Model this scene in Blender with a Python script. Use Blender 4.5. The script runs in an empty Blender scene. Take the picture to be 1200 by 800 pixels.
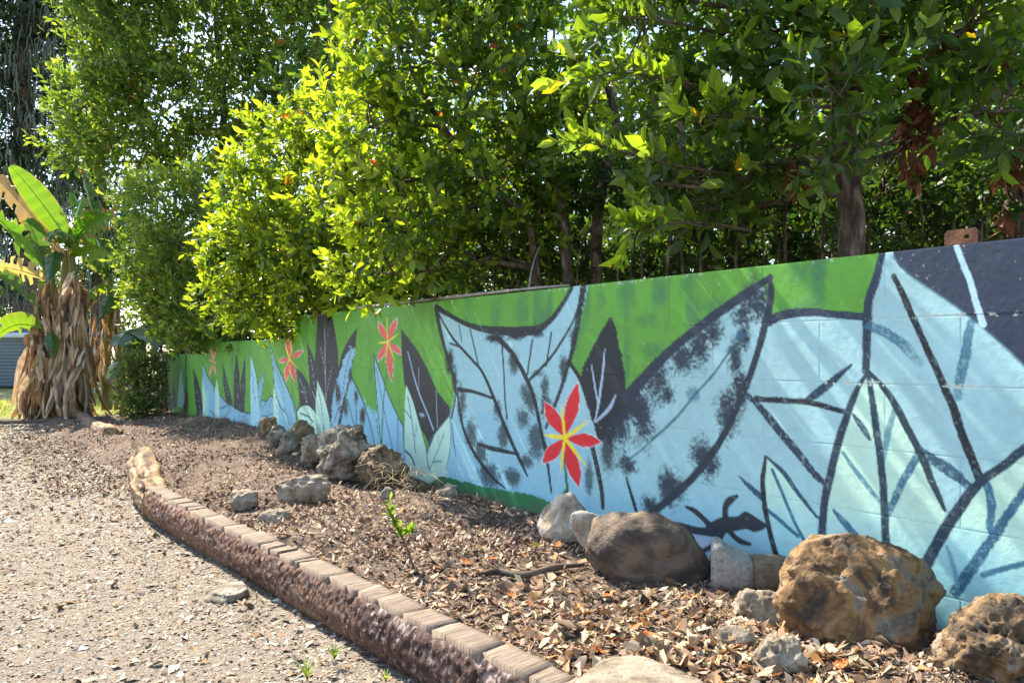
import bpy, bmesh, math, random
import numpy as np
from mathutils import Vector, Matrix

# ------------------------------------------------------------------ camera, sky, sun, exposure
scene = bpy.context.scene
C = scene.collection
F = 880.0                       # focal length in units of a 1200 wide frame
cam_d = bpy.data.cameras.new('camera'); cam = bpy.data.objects.new('camera', cam_d); C.objects.link(cam)
cam_d.sensor_width = 36.0; cam_d.lens = F / 1200 * 36; cam_d.shift_y = 15 / 1200
cam_d.clip_start = 0.05; cam_d.clip_end = 600
cam.location = (0, 0, 1.0); cam.rotation_euler = (math.radians(90), 0, 0)
scene.camera = cam
SUN_AZ, SUN_EL = math.radians(44.5), math.radians(49.0)     # azimuth to the left of the view axis
world = bpy.data.worlds.new('World'); scene.world = world; world.use_nodes = True
wn = world.node_tree
sky = wn.nodes.new('ShaderNodeTexSky'); sky.sky_type = 'NISHITA'; sky.sun_disc = False
sky.sun_elevation = SUN_EL; sky.sun_rotation = -SUN_AZ; sky.air_density = 1.0; sky.dust_density = 0.8
bg = wn.nodes['Background']; bg.inputs['Strength'].default_value = 0.15
wn.links.new(sky.outputs['Color'], bg.inputs['Color'])
sun_d = bpy.data.lights.new('sun', 'SUN'); sun_d.energy = 5.0; sun_d.angle = math.radians(0.53); sun_d.color = (1.0, 0.92, 0.79)
sun = bpy.data.objects.new('sun', sun_d); C.objects.link(sun)
sdir = Vector((-math.sin(SUN_AZ) * math.cos(SUN_EL), math.cos(SUN_AZ) * math.cos(SUN_EL), math.sin(SUN_EL)))
sun.rotation_euler = sdir.to_track_quat('Z', 'Y').to_euler(); sun.location = (-8, 10, 14)
vs = scene.view_settings; vs.view_transform = 'Standard'; vs.look = 'None'; vs.exposure = 1.62; vs.gamma = 1.0; vs.use_curve_mapping = False
cy = scene.cycles
cy.max_bounces = 8; cy.diffuse_bounces = 5; cy.glossy_bounces = 2; cy.transmission_bounces = 6; cy.transparent_max_bounces = 4
cy.caustics_reflective = False; cy.caustics_refractive = False; cy.use_denoising = True
cy.use_adaptive_sampling = True; cy.adaptive_threshold = 0.015

rng = np.random.default_rng(7)
random.seed(7)

# ------------------------------------------------------------------ small helpers
def P(px, py, Y):               # a point at depth Y seen in direction (px, py) of the survey
    return np.array([(px - 600) / F * Y, Y, 1.0 + (415 - py) / F * Y])

def _hash(ix, iy, iz, seed):
    h = (ix.astype(np.int64) * 374761393 + iy.astype(np.int64) * 668265263 + iz.astype(np.int64) * 2147483647 + seed * 974711) & 0xFFFFFFFF
    h = ((h ^ (h >> 13)) * 1274126177) & 0xFFFFFFFF
    h = (h ^ (h >> 16)) & 0xFFFFFFFF
    return h / 2147483648.0 - 1.0

def vnoise(p, seed=0):
    p = np.asarray(p, float); i = np.floor(p); f = p - i; u = f * f * (3 - 2 * f); i = i.astype(np.int64)
    out = 0
    for dx in (0, 1):
        wx = u[:, 0] if dx else 1 - u[:, 0]
        for dy in (0, 1):
            wy = u[:, 1] if dy else 1 - u[:, 1]
            for dz in (0, 1):
                wz = u[:, 2] if dz else 1 - u[:, 2]
                out = out + wx * wy * wz * _hash(i[:, 0] + dx, i[:, 1] + dy, i[:, 2] + dz, seed)
    return out

def fbm(p, octv=4, seed=0, gain=0.5):
    p = np.asarray(p, float); a, s, out = 1.0, 1.0, 0
    for k in range(octv):
        out = out + a * vnoise(p * s + 17.3 * k, seed + k); a *= gain; s *= 2.03
    return out

def smooth(x, a, b):
    t = np.clip((x - a) / (b - a), 0, 1); return t * t * (3 - 2 * t)

def tag(o, label=None, cat=None, group=None, kind=None):
    if label: o['label'] = label
    if cat: o['category'] = cat
    if group: o['group'] = group
    if kind: o['kind'] = kind
    return o

def link(o, parent=None):
    C.objects.link(o)
    if parent is not None: o.parent = parent
    return o

def empty(name, loc, label, cat, group=None):
    o = bpy.data.objects.new(name, None); o.location = [float(v) for v in loc]; o.empty_display_size = 0.2
    C.objects.link(o); return tag(o, label, cat, group)

def mesh_np(name, V, T, mat, col=None, smooth_=False):
    V = np.asarray(V, np.float32); T = np.asarray(T, np.int32)
    me = bpy.data.meshes.new(name)
    me.vertices.add(len(V)); me.vertices.foreach_set('co', V.ravel())
    k = T.shape[1]
    me.loops.add(T.size); me.loops.foreach_set('vertex_index', T.ravel())
    me.polygons.add(len(T)); me.polygons.foreach_set('loop_start', np.arange(0, T.size, k, dtype=np.int32))
    if smooth_: me.polygons.foreach_set('use_smooth', np.ones(len(T), bool))
    me.update(calc_edges=True)
    if col is not None:
        a = me.color_attributes.new('col', 'FLOAT_COLOR', 'POINT')
        c4 = np.ones((len(V), 4), np.float32); c4[:, :3] = col; a.data.foreach_set('color', c4.ravel())
    me.materials.append(mat)
    return me

def obj_np(name, V, T, mat, parent=None, col=None, smooth_=False, origin=None):
    V = np.asarray(V, float)
    if parent is not None and origin is None: V = V - np.array(parent.location)   # children are built in the parent's frame
    elif origin is not None and parent is None: V = V - np.array(origin)
    o = bpy.data.objects.new(name, mesh_np(name, V, T, mat, col, smooth_))
    if origin is not None and parent is None: o.location = [float(v) for v in origin]
    return link(o, parent)

class MB:                                        # collects pieces of ONE mesh
    def __init__(s): s.V = []; s.T = []; s.n = 0
    def add(s, V, T):
        V = np.asarray(V, float); T = np.asarray(T, int); s.V.append(V); s.T.append(T + s.n); s.n += len(V)
    def box(s, c, h, R=None):
        v = np.array([(x, y, z) for x in (-1, 1) for y in (-1, 1) for z in (-1, 1)], float) * np.array(h)
        if R is not None: v = v @ np.asarray(R).T
        q = [(0, 1, 3, 2), (4, 6, 7, 5), (0, 4, 5, 1), (2, 3, 7, 6), (0, 2, 6, 4), (1, 5, 7, 3)]
        t = []
        for a, b, c_, d in q: t += [(a, b, c_), (a, c_, d)]
        s.add(v + np.array(c), t)
    def tube(s, pts, rad, n=6, cap=True, wob=0.0, seed=0):
        pts = np.asarray(pts, float); rad = np.broadcast_to(np.asarray(rad, float), (len(pts),))
        tg = np.gradient(pts, axis=0); tg /= np.linalg.norm(tg, axis=1)[:, None] + 1e-9
        up = np.array([0.31, 0.17, 0.93]); 
        if abs(tg[0] @ up) > 0.93: up = np.array([0.9, 0.3, 0.1])
        a = np.cross(tg, up); a /= np.linalg.norm(a, axis=1)[:, None] + 1e-9; b = np.cross(tg, a)
        th = np.arange(n) / n * 2 * math.pi
        ring = pts[:, None, :] + rad[:, None, None] * (np.cos(th)[None, :, None] * a[:, None, :] + np.sin(th)[None, :, None] * b[:, None, :])
        V = ring.reshape(-1, 3)
        if wob: V = V + (fbm(V * 14, 3, seed)[:, None] * wob) * (V - np.repeat(pts, n, axis=0)) / (np.repeat(rad, n)[:, None] + 1e-6) 
        m = len(pts); T = []
        for i in range(m - 1):
            for j in range(n):
                k = (j + 1) % n
                T += [(i * n + j, i * n + k, (i + 1) * n + k), (i * n + j, (i + 1) * n + k, (i + 1) * n + j)]
        if cap:
            V = np.vstack([V, pts[0], pts[-1]]); c0, c1 = m * n, m * n + 1
            for j in range(n):
                k = (j + 1) % n
                T += [(c0, k, j), (c1, (m - 1) * n + j, (m - 1) * n + k)]
        s.add(V, T)
    def build(s, name, mat, parent=None, smooth_=False, col=None, origin=None):
        return obj_np(name, np.vstack(s.V), np.vstack(s.T), mat, parent, col, smooth_, origin)

def spline(pts, n=8):
    pts = np.asarray(pts, float)
    if len(pts) < 3: 
        t = np.linspace(0, 1, n + 1)[:, None]; return pts[0] * (1 - t) + pts[-1] * t
    q = np.vstack([2 * pts[0] - pts[1], pts, 2 * pts[-1] - pts[-2]]); out = []
    for i in range(1, len(q) - 2):
        t = np.linspace(0, 1, n, endpoint=False)[:, None]
        a, b, c, d = q[i - 1], q[i], q[i + 1], q[i + 2]
        out.append(0.5 * (2 * b + (c - a) * t + (2 * a - 5 * b + 4 * c - d) * t ** 2 + (3 * b - a - 3 * c + d) * t ** 3))
    return np.vstack(out + [pts[-1:]])

# ------------------------------------------------------------------ materials
def new_mat(name):
    m = bpy.data.materials.new(name); m.use_nodes = True
    nt = m.node_tree; return m, nt, nt.nodes['Principled BSDF'], nt.nodes['Material Output']

def N(nt, t, **kw):
    n = nt.nodes.new(t)
    for k, v in kw.items():
        if k in n.inputs: n.inputs[k].default_value = v
        else: setattr(n, k, v)
    return n

def noise_node(nt, vec, scale, detail=6, rough=0.6, dist=0.0):
    n = N(nt, 'ShaderNodeTexNoise', Scale=scale, Detail=detail, Roughness=rough, Distortion=dist); nt.links.new(vec, n.inputs['Vector']); return n

def ramp(nt, fac, stops):
    r = nt.nodes.new('ShaderNodeValToRGB'); e = r.color_ramp.elements
    while len(e) < len(stops): e.new(0.5)
    for el, (p, c) in zip(e, stops): el.position = p; el.color = (*c, 1)
    nt.links.new(fac, r.inputs['Fac']); return r

def mat_noise(name, stops, scale=6, rough=0.85, bump=0.3, bscale=40, stretch=None, dist=0.0, detail=8, spec=0.3, bdist=0.01, pits=None):
    m, nt, bs, out = new_mat(name)
    tc = nt.nodes.new('ShaderNodeTexCoord'); vec = tc.outputs['Object']
    if stretch:
        mp = N(nt, 'ShaderNodeMapping'); mp.inputs['Scale'].default_value = stretch; nt.links.new(vec, mp.inputs['Vector']); vec = mp.outputs['Vector']
    n1 = noise_node(nt, vec, scale, detail, 0.65, dist); r = ramp(nt, n1.outputs['Fac'], stops)
    col = r.outputs['Color']
    n2 = noise_node(nt, vec, bscale, 6, 0.7); h = n2.outputs['Fac']
    if pits:
        vo = N(nt, 'ShaderNodeTexVoronoi', Scale=pits[0]); nt.links.new(vec, vo.inputs['Vector'])
        pr = ramp(nt, vo.outputs['Distance'], [(0.12, (0, 0, 0)), (0.34, (1, 1, 1))])
        n3 = noise_node(nt, vec, pits[0] * 0.3, 3); pm = ramp(nt, n3.outputs['Fac'], [(0.45, (1, 1, 1)), (0.58, (0, 0, 0))])
        mx = N(nt, 'ShaderNodeMix', data_type='RGBA', blend_type='LIGHTEN'); mx.inputs[0].default_value = 1
        nt.links.new(pr.outputs['Color'], mx.inputs[6]); nt.links.new(pm.outputs['Color'], mx.inputs[7])
        ml = N(nt, 'ShaderNodeMath', operation='MULTIPLY_ADD'); nt.links.new(mx.outputs[2], ml.inputs[0]); ml.inputs[1].default_value = pits[1]; nt.links.new(h, ml.inputs[2]); h = ml.outputs[0]
    b = N(nt, 'ShaderNodeBump', Strength=bump, Distance=bdist); nt.links.new(h, b.inputs['Height'])
    nt.links.new(col, bs.inputs['Base Color']); nt.links.new(b.outputs['Normal'], bs.inputs['Normal'])
    bs.inputs['Roughness'].default_value = rough; bs.inputs['Specular IOR Level'].default_value = spec
    return m

def mat_leaf(name, rough=0.38, trans=0.45, tint=(1.55, 1.5, 0.55), spec=0.5, vary=0.0):
    m, nt, bs, out = new_mat(name)
    at = N(nt, 'ShaderNodeAttribute', attribute_name='col')
    nt.links.new(at.outputs['Color'], bs.inputs['Base Color']); bs.inputs['Roughness'].default_value = rough; bs.inputs['Specular IOR Level'].default_value = spec
    if trans > 0:
        mu = N(nt, 'ShaderNodeMix', data_type='RGBA', blend_type='MULTIPLY'); mu.inputs[0].default_value = 1
        nt.links.new(at.outputs['Color'], mu.inputs[6]); mu.inputs[7].default_value = (*tint, 1)
        tr = N(nt, 'ShaderNodeBsdfTranslucent'); nt.links.new(mu.outputs[2], tr.inputs['Color'])
        mx = N(nt, 'ShaderNodeMixShader', Fac=trans); nt.links.new(bs.outputs[0], mx.inputs[1]); nt.links.new(tr.outputs[0], mx.inputs[2]); nt.links.new(mx.outputs[0], out.inputs['Surface'])
    return m

def mat_attr(name, rough=0.9, nscale=60, namt=0.35, bump=0.2, bscale=90, spec=0.25, bdist=0.004):
    m, nt, bs, out = new_mat(name)
    at = N(nt, 'ShaderNodeAttribute', attribute_name='col'); tc = nt.nodes.new('ShaderNodeTexCoord')
    n1 = noise_node(nt, tc.outputs['Object'], nscale, 5); r = ramp(nt, n1.outputs['Fac'], [(0.3, (1 - namt,) * 3), (0.7, (1 + namt * 0.3,) * 3)])
    mu = N(nt, 'ShaderNodeMix', data_type='RGBA', blend_type='MULTIPLY'); mu.inputs[0].default_value = 1
    nt.links.new(at.outputs['Color'], mu.inputs[6]); nt.links.new(r.outputs['Color'], mu.inputs[7]); nt.links.new(mu.outputs[2], bs.inputs['Base Color'])
    n2 = noise_node(nt, tc.outputs['Object'], bscale, 5); b = N(nt, 'ShaderNodeBump', Strength=bump, Distance=bdist)
    nt.links.new(n2.outputs['Fac'], b.inputs['Height']); nt.links.new(b.outputs['Normal'], bs.inputs['Normal'])
    bs.inputs['Roughness'].default_value = rough; bs.inputs['Specular IOR Level'].default_value = spec
    return m

LEAF = mat_leaf('leaf_glossy', 0.36, 0.6)
LEAF_FAR = mat_leaf('leaf_soft', 0.45, 0.58, spec=0.4)
DRY = mat_leaf('dry_leaf', 0.75, 0.18, (1.1, 1.0, 0.8), 0.2)
PAINT = mat_attr('wall_paint', 0.62, 22, 0.09, 0.32, 130, 0.35, 0.0025)
CONC = mat_noise('raw_concrete', [(0.3, (0.22, 0.21, 0.19)), (0.7, (0.38, 0.36, 0.33))], 12, 0.9, 0.5, 80)
GRAVEL = mat_noise('gravel_ground', [(0.36, (0.15, 0.115, 0.082)), (0.5, (0.25, 0.202, 0.15)), (0.64, (0.34, 0.288, 0.225))], 70, 0.95, 0.9, 120, bdist=0.02)
SOIL = mat_noise('mulch_soil', [(0.36, (0.065, 0.042, 0.029)), (0.5, (0.145, 0.099, 0.068)), (0.64, (0.26, 0.19, 0.135))], 34, 0.95, 1.0, 90, bdist=0.02)
LAWN = mat_noise('lawn_grass', [(0.3, (0.10, 0.12, 0.03)), (0.6, (0.20, 0.20, 0.055)), (0.8, (0.27, 0.24, 0.09))], 3, 0.95, 0.6, 60)
BARK = mat_noise('tree_bark', [(0.36, (0.045, 0.032, 0.022)), (0.48, (0.10, 0.07, 0.048)), (0.56, (0.17, 0.125, 0.085)), (0.66, (0.27, 0.23, 0.18))], 14, 0.9, 1.0, 45, (1, 1, 0.45), bdist=0.03, dist=0.6)
TWIG = mat_noise('twig_bark', [(0.3, (0.06, 0.042, 0.03)), (0.7, (0.15, 0.11, 0.075))], 20, 0.9, 0.4, 60)
LITTER = mat_attr('litter', 0.85, 80, 0.3, 0.2, 120)
CHIPS = mat_attr('gravel_chips', 0.9, 80, 0.25, 0.3, 150)

# ------------------------------------------------------------------ wall frame of reference
P0 = np.array([1.967, 2.885]); WT = np.array([-0.6, 0.8]); WQ = np.array([-0.8, -0.6])     # along the wall (away), out of the wall (to the viewer)
def wall_xy(t, q):
    t = np.asarray(t, float); q = np.asarray(q, float)
    return P0[0] + t * WT[0] + q * WQ[0], P0[1] + t * WT[1] + q * WQ[1]
def tq_of(x, y):
    dx, dy = x - P0[0], y - P0[1]; return dx * WT[0] + dy * WT[1], dx * WQ[0] + dy * WQ[1]
def on_wall(px, py):            # survey direction -> (t, z) on the wall face
    u = (np.asarray(px, float) - 600) / F; t = (P0[0] - P0[1] * u) / (0.6 + 0.8 * u); Y = P0[1] + 0.8 * t
    return t, 1 + (415 - np.asarray(py, float)) / F * Y, Y

# ------------------------------------------------------------------ ground
LOG = [(0.755, 1.617), (-0.455, 3.037), (-1.425, 4.177), (-2.305, 5.212), (-2.625, 5.607), (-2.945, 6.127), (-3.405, 6.947)]
def gravel_z(x, y):
    p = np.stack([x, y, np.zeros_like(x)], 1)
    return -0.236 + 0.010 * fbm(p * 0.8, 3, 3) + 0.004 * fbm(p * 6, 2, 9)
def bed_z(t, q):
    t = np.asarray(t, float); q = np.asarray(q, float)
    zw = np.interp(t, [-3, 0, 1.5, 4.8, 7, 9, 12, 15], [-0.14, -0.14, -0.12, -0.115, -0.02, 0.06, -0.03, -0.08])
    z = zw * (1 - smooth(q, 0, 1.0)) + np.interp(t, [-3, 1, 4, 8, 12, 15], [-0.12, -0.115, -0.06, -0.06, -0.12, -0.16]) * smooth(q, 0, 1.0)
    edge = np.interp(t, [-3, 4.6, 6.2, 8], [0, 0, 1.0, 1.0]); q2 = np.interp(t, [6, 9, 12], [1.95, 2.4, 2.6])
    z = z - edge * 0.26 * smooth(q, q2 - 0.95, q2)
    p = np.stack([t, q, np.zeros_like(t)], -1).reshape(-1, 3)
    n = (0.030 * fbm(p * 2.2, 4, 5) + 0.012 * fbm(p * 9, 3, 6)).reshape(t.shape)
    return z + n

def grid_tris(a, b):
    i = np.arange((a - 1) * b).reshape(a - 1, b)[:, :-1].ravel()
    return np.vstack([np.stack([i, i + 1, i + b + 1], 1), np.stack([i, i + b + 1, i + b], 1)])

def sheet(name, xs, ys, zf, mat, label=None, kind='structure'):
    X, Yg = np.meshgrid(xs, ys, indexing='ij'); z = zf(X.ravel(), Yg.ravel())
    o = obj_np(name, np.stack([X.ravel(), Yg.ravel(), z], 1), grid_tris(len(xs), len(ys))[:, [0, 2, 1]], mat, smooth_=True)
    tag(o, kind=kind); return o
gx = np.unique(np.concatenate([np.linspace(-260, -14, 14), np.linspace(-14, 7, 141), np.linspace(7, 260, 14)]))
gy = np.unique(np.concatenate([np.linspace(-40, -1, 8), np.linspace(-1, 16, 115), np.linspace(16, 300, 20)]))
sheet('gravel_ground', gx, gy, gravel_z, GRAVEL)
sheet('lawn', np.linspace(-40, -5.6, 60), np.linspace(14.2, 60, 60), lambda x, y: gravel_z(x, y) + 0.012 - 0.05 * smooth(x, -6.6, -5.6), LAWN)
bt = np.linspace(-3, 14.6, 360); bq = np.linspace(-0.06, 2.75, 66)
TT, QQ = np.meshgrid(bt, bq, indexing='ij')
bx, by = wall_xy(TT.ravel(), QQ.ravel())
logq = np.array([tq_of(*p) for p in LOG])
def log_q(t): return np.interp(t, logq[:, 0], logq[:, 1], left=logq[0, 1], right=9.0)
bz = bed_z(TT.ravel(), QQ.ravel())
over = np.clip(QQ.ravel() - np.where(TT.ravel() < logq[-1, 0] + 0.1, log_q(TT.ravel()), 9), 0, 1)     # dips under the log
bz = bz - np.minimum(over * 3.0, 0.3)
o = obj_np('mulch_bed', np.stack([bx, by, bz], 1), grid_tris(len(bt), len(bq)), SOIL, smooth_=True); tag(o, kind='structure')

# ------------------------------------------------------------------ the mural wall: painted blocks
COURSE, BLEN, T_END, T_START = 0.29, 0.62, 14.2, -1.35
TOP1, TOP2, TOP3, T12, T23 = 1.449, 1.19, 1.005, 7.62, 11.39
wall = empty('mural_wall', (*wall_xy(6.0, 0), -0.2), 'long concrete block wall painted with a mural of blue leaves and red flowers on green', 'wall')

def lin(r, g, b): 
    c = np.array([r, g, b]) / 255.0
    return np.where(c <= 0.04045, c / 12.92, ((c + 0.055) / 1.055) ** 2.4)
GREEN, DGREEN, TEALG = lin(94, 156, 54), lin(42, 105, 62), lin(48, 100, 78)
BLUE, LBLUE, MINT, DARK, NAVY, FARD = lin(156, 195, 196), lin(166, 203, 203), lin(184, 219, 198), lin(35, 39, 44), lin(42, 54, 70), lin(53, 53, 55)
FBLUE, TEAL, RED, PINK, YEL, WHITE, TAN = lin(130, 182, 200), lin(52, 104, 126), lin(214, 38, 46), lin(220, 96, 88), lin(240, 214, 40), lin(225, 232, 232), lin(212, 158, 132)

class Paint:
    def __init__(s, t, z):
        s.t, s.z = t, z; s.Y = P0[1] + 0.8 * t; s.px = s.Y / F
        p = np.stack([t, z, 0 * t], 1)
        s.n1 = fbm(p * 30, 3, 21); s.n2 = fbm(p * np.array([75, 75, 1]), 3, 31, 0.7); s.n3 = fbm(p * 5, 3, 41); s.n4 = fbm(np.stack([(t * 0.8 - z * 0.6) * 34, (t * 0.6 + z * 0.8) * 120, 0 * t], 1), 3, 35, 0.6)
        s.wt = t + 0.0022 * vnoise(p * 14, 51); s.wz = z + 0.0022 * vnoise(p * 14, 52)
        s.c = np.tile(GREEN, (len(t), 1))
    def mix(s, idx, col, a):
        a = np.clip(a, 0, 1)[:, None]; s.c[idx] = s.c[idx] * (1 - a) + np.asarray(col) * a
    def pts(s, px):
        px = np.asarray(px, float); t, z, Y = on_wall(px[:, 0], px[:, 1]); return np.stack([t, z], 1), Y / F
    def near(s, pt, m):
        lo, hi = pt.min(0) - m, pt.max(0) + m
        return np.nonzero((s.t > lo[0]) & (s.t < hi[0]) & (s.z > lo[1]) & (s.z < hi[1]))[0]
    def fill(s, px, col, dry=0.0, alpha=1.0, rnd=False):
        pt, sc = s.pts(px)
        if rnd: pt = spline(np.vstack([pt, pt[:1]]), 5)[:-1]; sc = np.array([sc.mean()])
        e = 1.0 * sc.mean(); m = 4 * e + dry * sc.mean(); idx = s.near(pt, m)
        if not len(idx): return
        x, y = s.wt[idx], s.wz[idx]; ins = np.zeros(len(idx), bool); d2 = np.full(len(idx), 1e9)
        for (ax, ay), (bx_, by_) in zip(pt, np.roll(pt, -1, 0)):
            c = (ay > y) != (by_ > y)
            with np.errstate(divide='ignore', invalid='ignore'): xi = (bx_ - ax) * (y - ay) / (by_ - ay) + ax
            ins ^= c & (x < xi)
            vx, vy = bx_ - ax, by_ - ay; h = np.clip(((x - ax) * vx + (y - ay) * vy) / (vx * vx + vy * vy + 1e-12), 0, 1)
            d2 = np.minimum(d2, (x - ax - h * vx) ** 2 + (y - ay - h * vy) ** 2)
        sd = np.where(ins, 1, -1) * np.sqrt(d2)
        if dry: sd = sd + dry * sc.mean() * 0.6 * (s.n2[idx] + 0.6 * s.n1[idx])
        if callable(col): col = col(s, idx)
        s.mix(idx, col, alpha * smooth(sd, -e * 0.6, e * 0.6))
    def stroke(s, px, w, col, dry=0.0, alpha=1.0, fade=0.0):
        pt, sc = s.pts(px); k = len(pt); w = np.broadcast_to(np.asarray(w, float), (k,)) if np.ndim(w) == 0 or len(w) == k else np.interp(np.linspace(0, 1, k), np.linspace(0, 1, len(w)), w)
        data = spline(np.column_stack([pt, w * sc * 0.5, sc]), 6); pt, hw, sc = data[:, :2], data[:, 2], data[:, 3]
        idx = s.near(pt, hw.max() * 1.6 + 0.004)
        if not len(idx): return
        x, y = s.wt[idx], s.wz[idx]; best = np.full(len(idx), -1e9); lon = np.zeros(len(idx)); nseg = len(pt) - 1
        for i in range(nseg):
            ax, ay = pt[i]; vx, vy = pt[i + 1] - pt[i]
            h = np.clip(((x - ax) * vx + (y - ay) * vy) / (vx * vx + vy * vy + 1e-12), 0, 1)
            sd = hw[i] * (1 - h) + hw[i + 1] * h - np.hypot(x - ax - h * vx, y - ay - h * vy)
            u = sd > best; best = np.where(u, sd, best); lon = np.where(u, (i + h) / nseg, lon)
        e = sc.mean() * 0.7
        wl = hw.max()
        sd = best + wl * dry * 0.30 * (s.n2[idx] * 0.9 + 0.3 * s.n1[idx])
        a = smooth(sd, -e, e)
        if fade: a = a * (1 - fade * smooth(lon + 0.25 * s.n2[idx], 0.45, 1.0))
        if dry: a = a * (1 - 0.6 * dry * smooth(s.n2[idx] + 0.4 * s.n1[idx], 0.2, 1.1))
        s.mix(idx, col, a * alpha)
    def smudge(s, cx, cy, rx, ry, col=DARK, alpha=1.0, hard=0.35):
        t, z, Y = on_wall(cx, cy); sc = Y / F; kx = (0.6 + 0.8 * (cx - 600) / F) ; 
        t2, _, _ = on_wall(cx + rx, cy); Rx, Rz = abs(t2 - t), ry * sc
        idx = np.nonzero((abs(s.t - t) < Rx * 1.7) & (abs(s.z - z) < Rz * 1.7))[0]
        if not len(idx): return
        r = np.hypot((s.t[idx] - t) / Rx, (s.z[idx] - z) / Rz) + 0.22 * s.n3[idx] + 0.12 * s.n1[idx]
        a = smooth((1.22 - r) / 0.95 + hard * (0.42 * s.n2[idx] + 0.22 * s.n4[idx]), 0.12, 0.92)
        s.mix(idx, col, a * alpha)

def petals(p, cx, cy, tips, ytips, col, wid, ycol=YEL, yw=3.2, edge=True):
    for (x, y) in tips:
        dx, dy = x - cx, y - cy; L = math.hypot(dx, dy); nx, ny = -dy / L, dx / L
        prof = [(0.06, 0.12), (0.25, 0.6), (0.5, 1.0), (0.72, 0.85), (0.9, 0.35)]
        pl = [(cx + dx * a + nx * wid * b, cy + dy * a + ny * wid * b) for a, b in prof] + [(x, y)] + [(cx + dx * a - nx * wid * b, cy + dy * a - ny * wid * b) for a, b in reversed(prof)]
        if edge: p.stroke(pl[2:9], 1.6, WHITE, 0.6, 0.7)
        p.fill(pl, col)
        p.stroke([(cx + dx * 0.25, cy + dy * 0.25), (cx + dx * 0.85, cy + dy * 0.85)], [0.6, 1.6, 0.4], np.asarray(col) * 0.8, 0.4, 0.6)
    for (x, y) in ytips:
        mx, my = cx * 0.45 + x * 0.55, cy * 0.45 + y * 0.55
        p.stroke([(cx, cy), (mx, my), (x, y)], [yw, yw, 0.6], ycol)

def leafy(p, poly, fill, ow=0, ocol=FARD, dry=0): 
    p.fill(poly, fill, dry)

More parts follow.
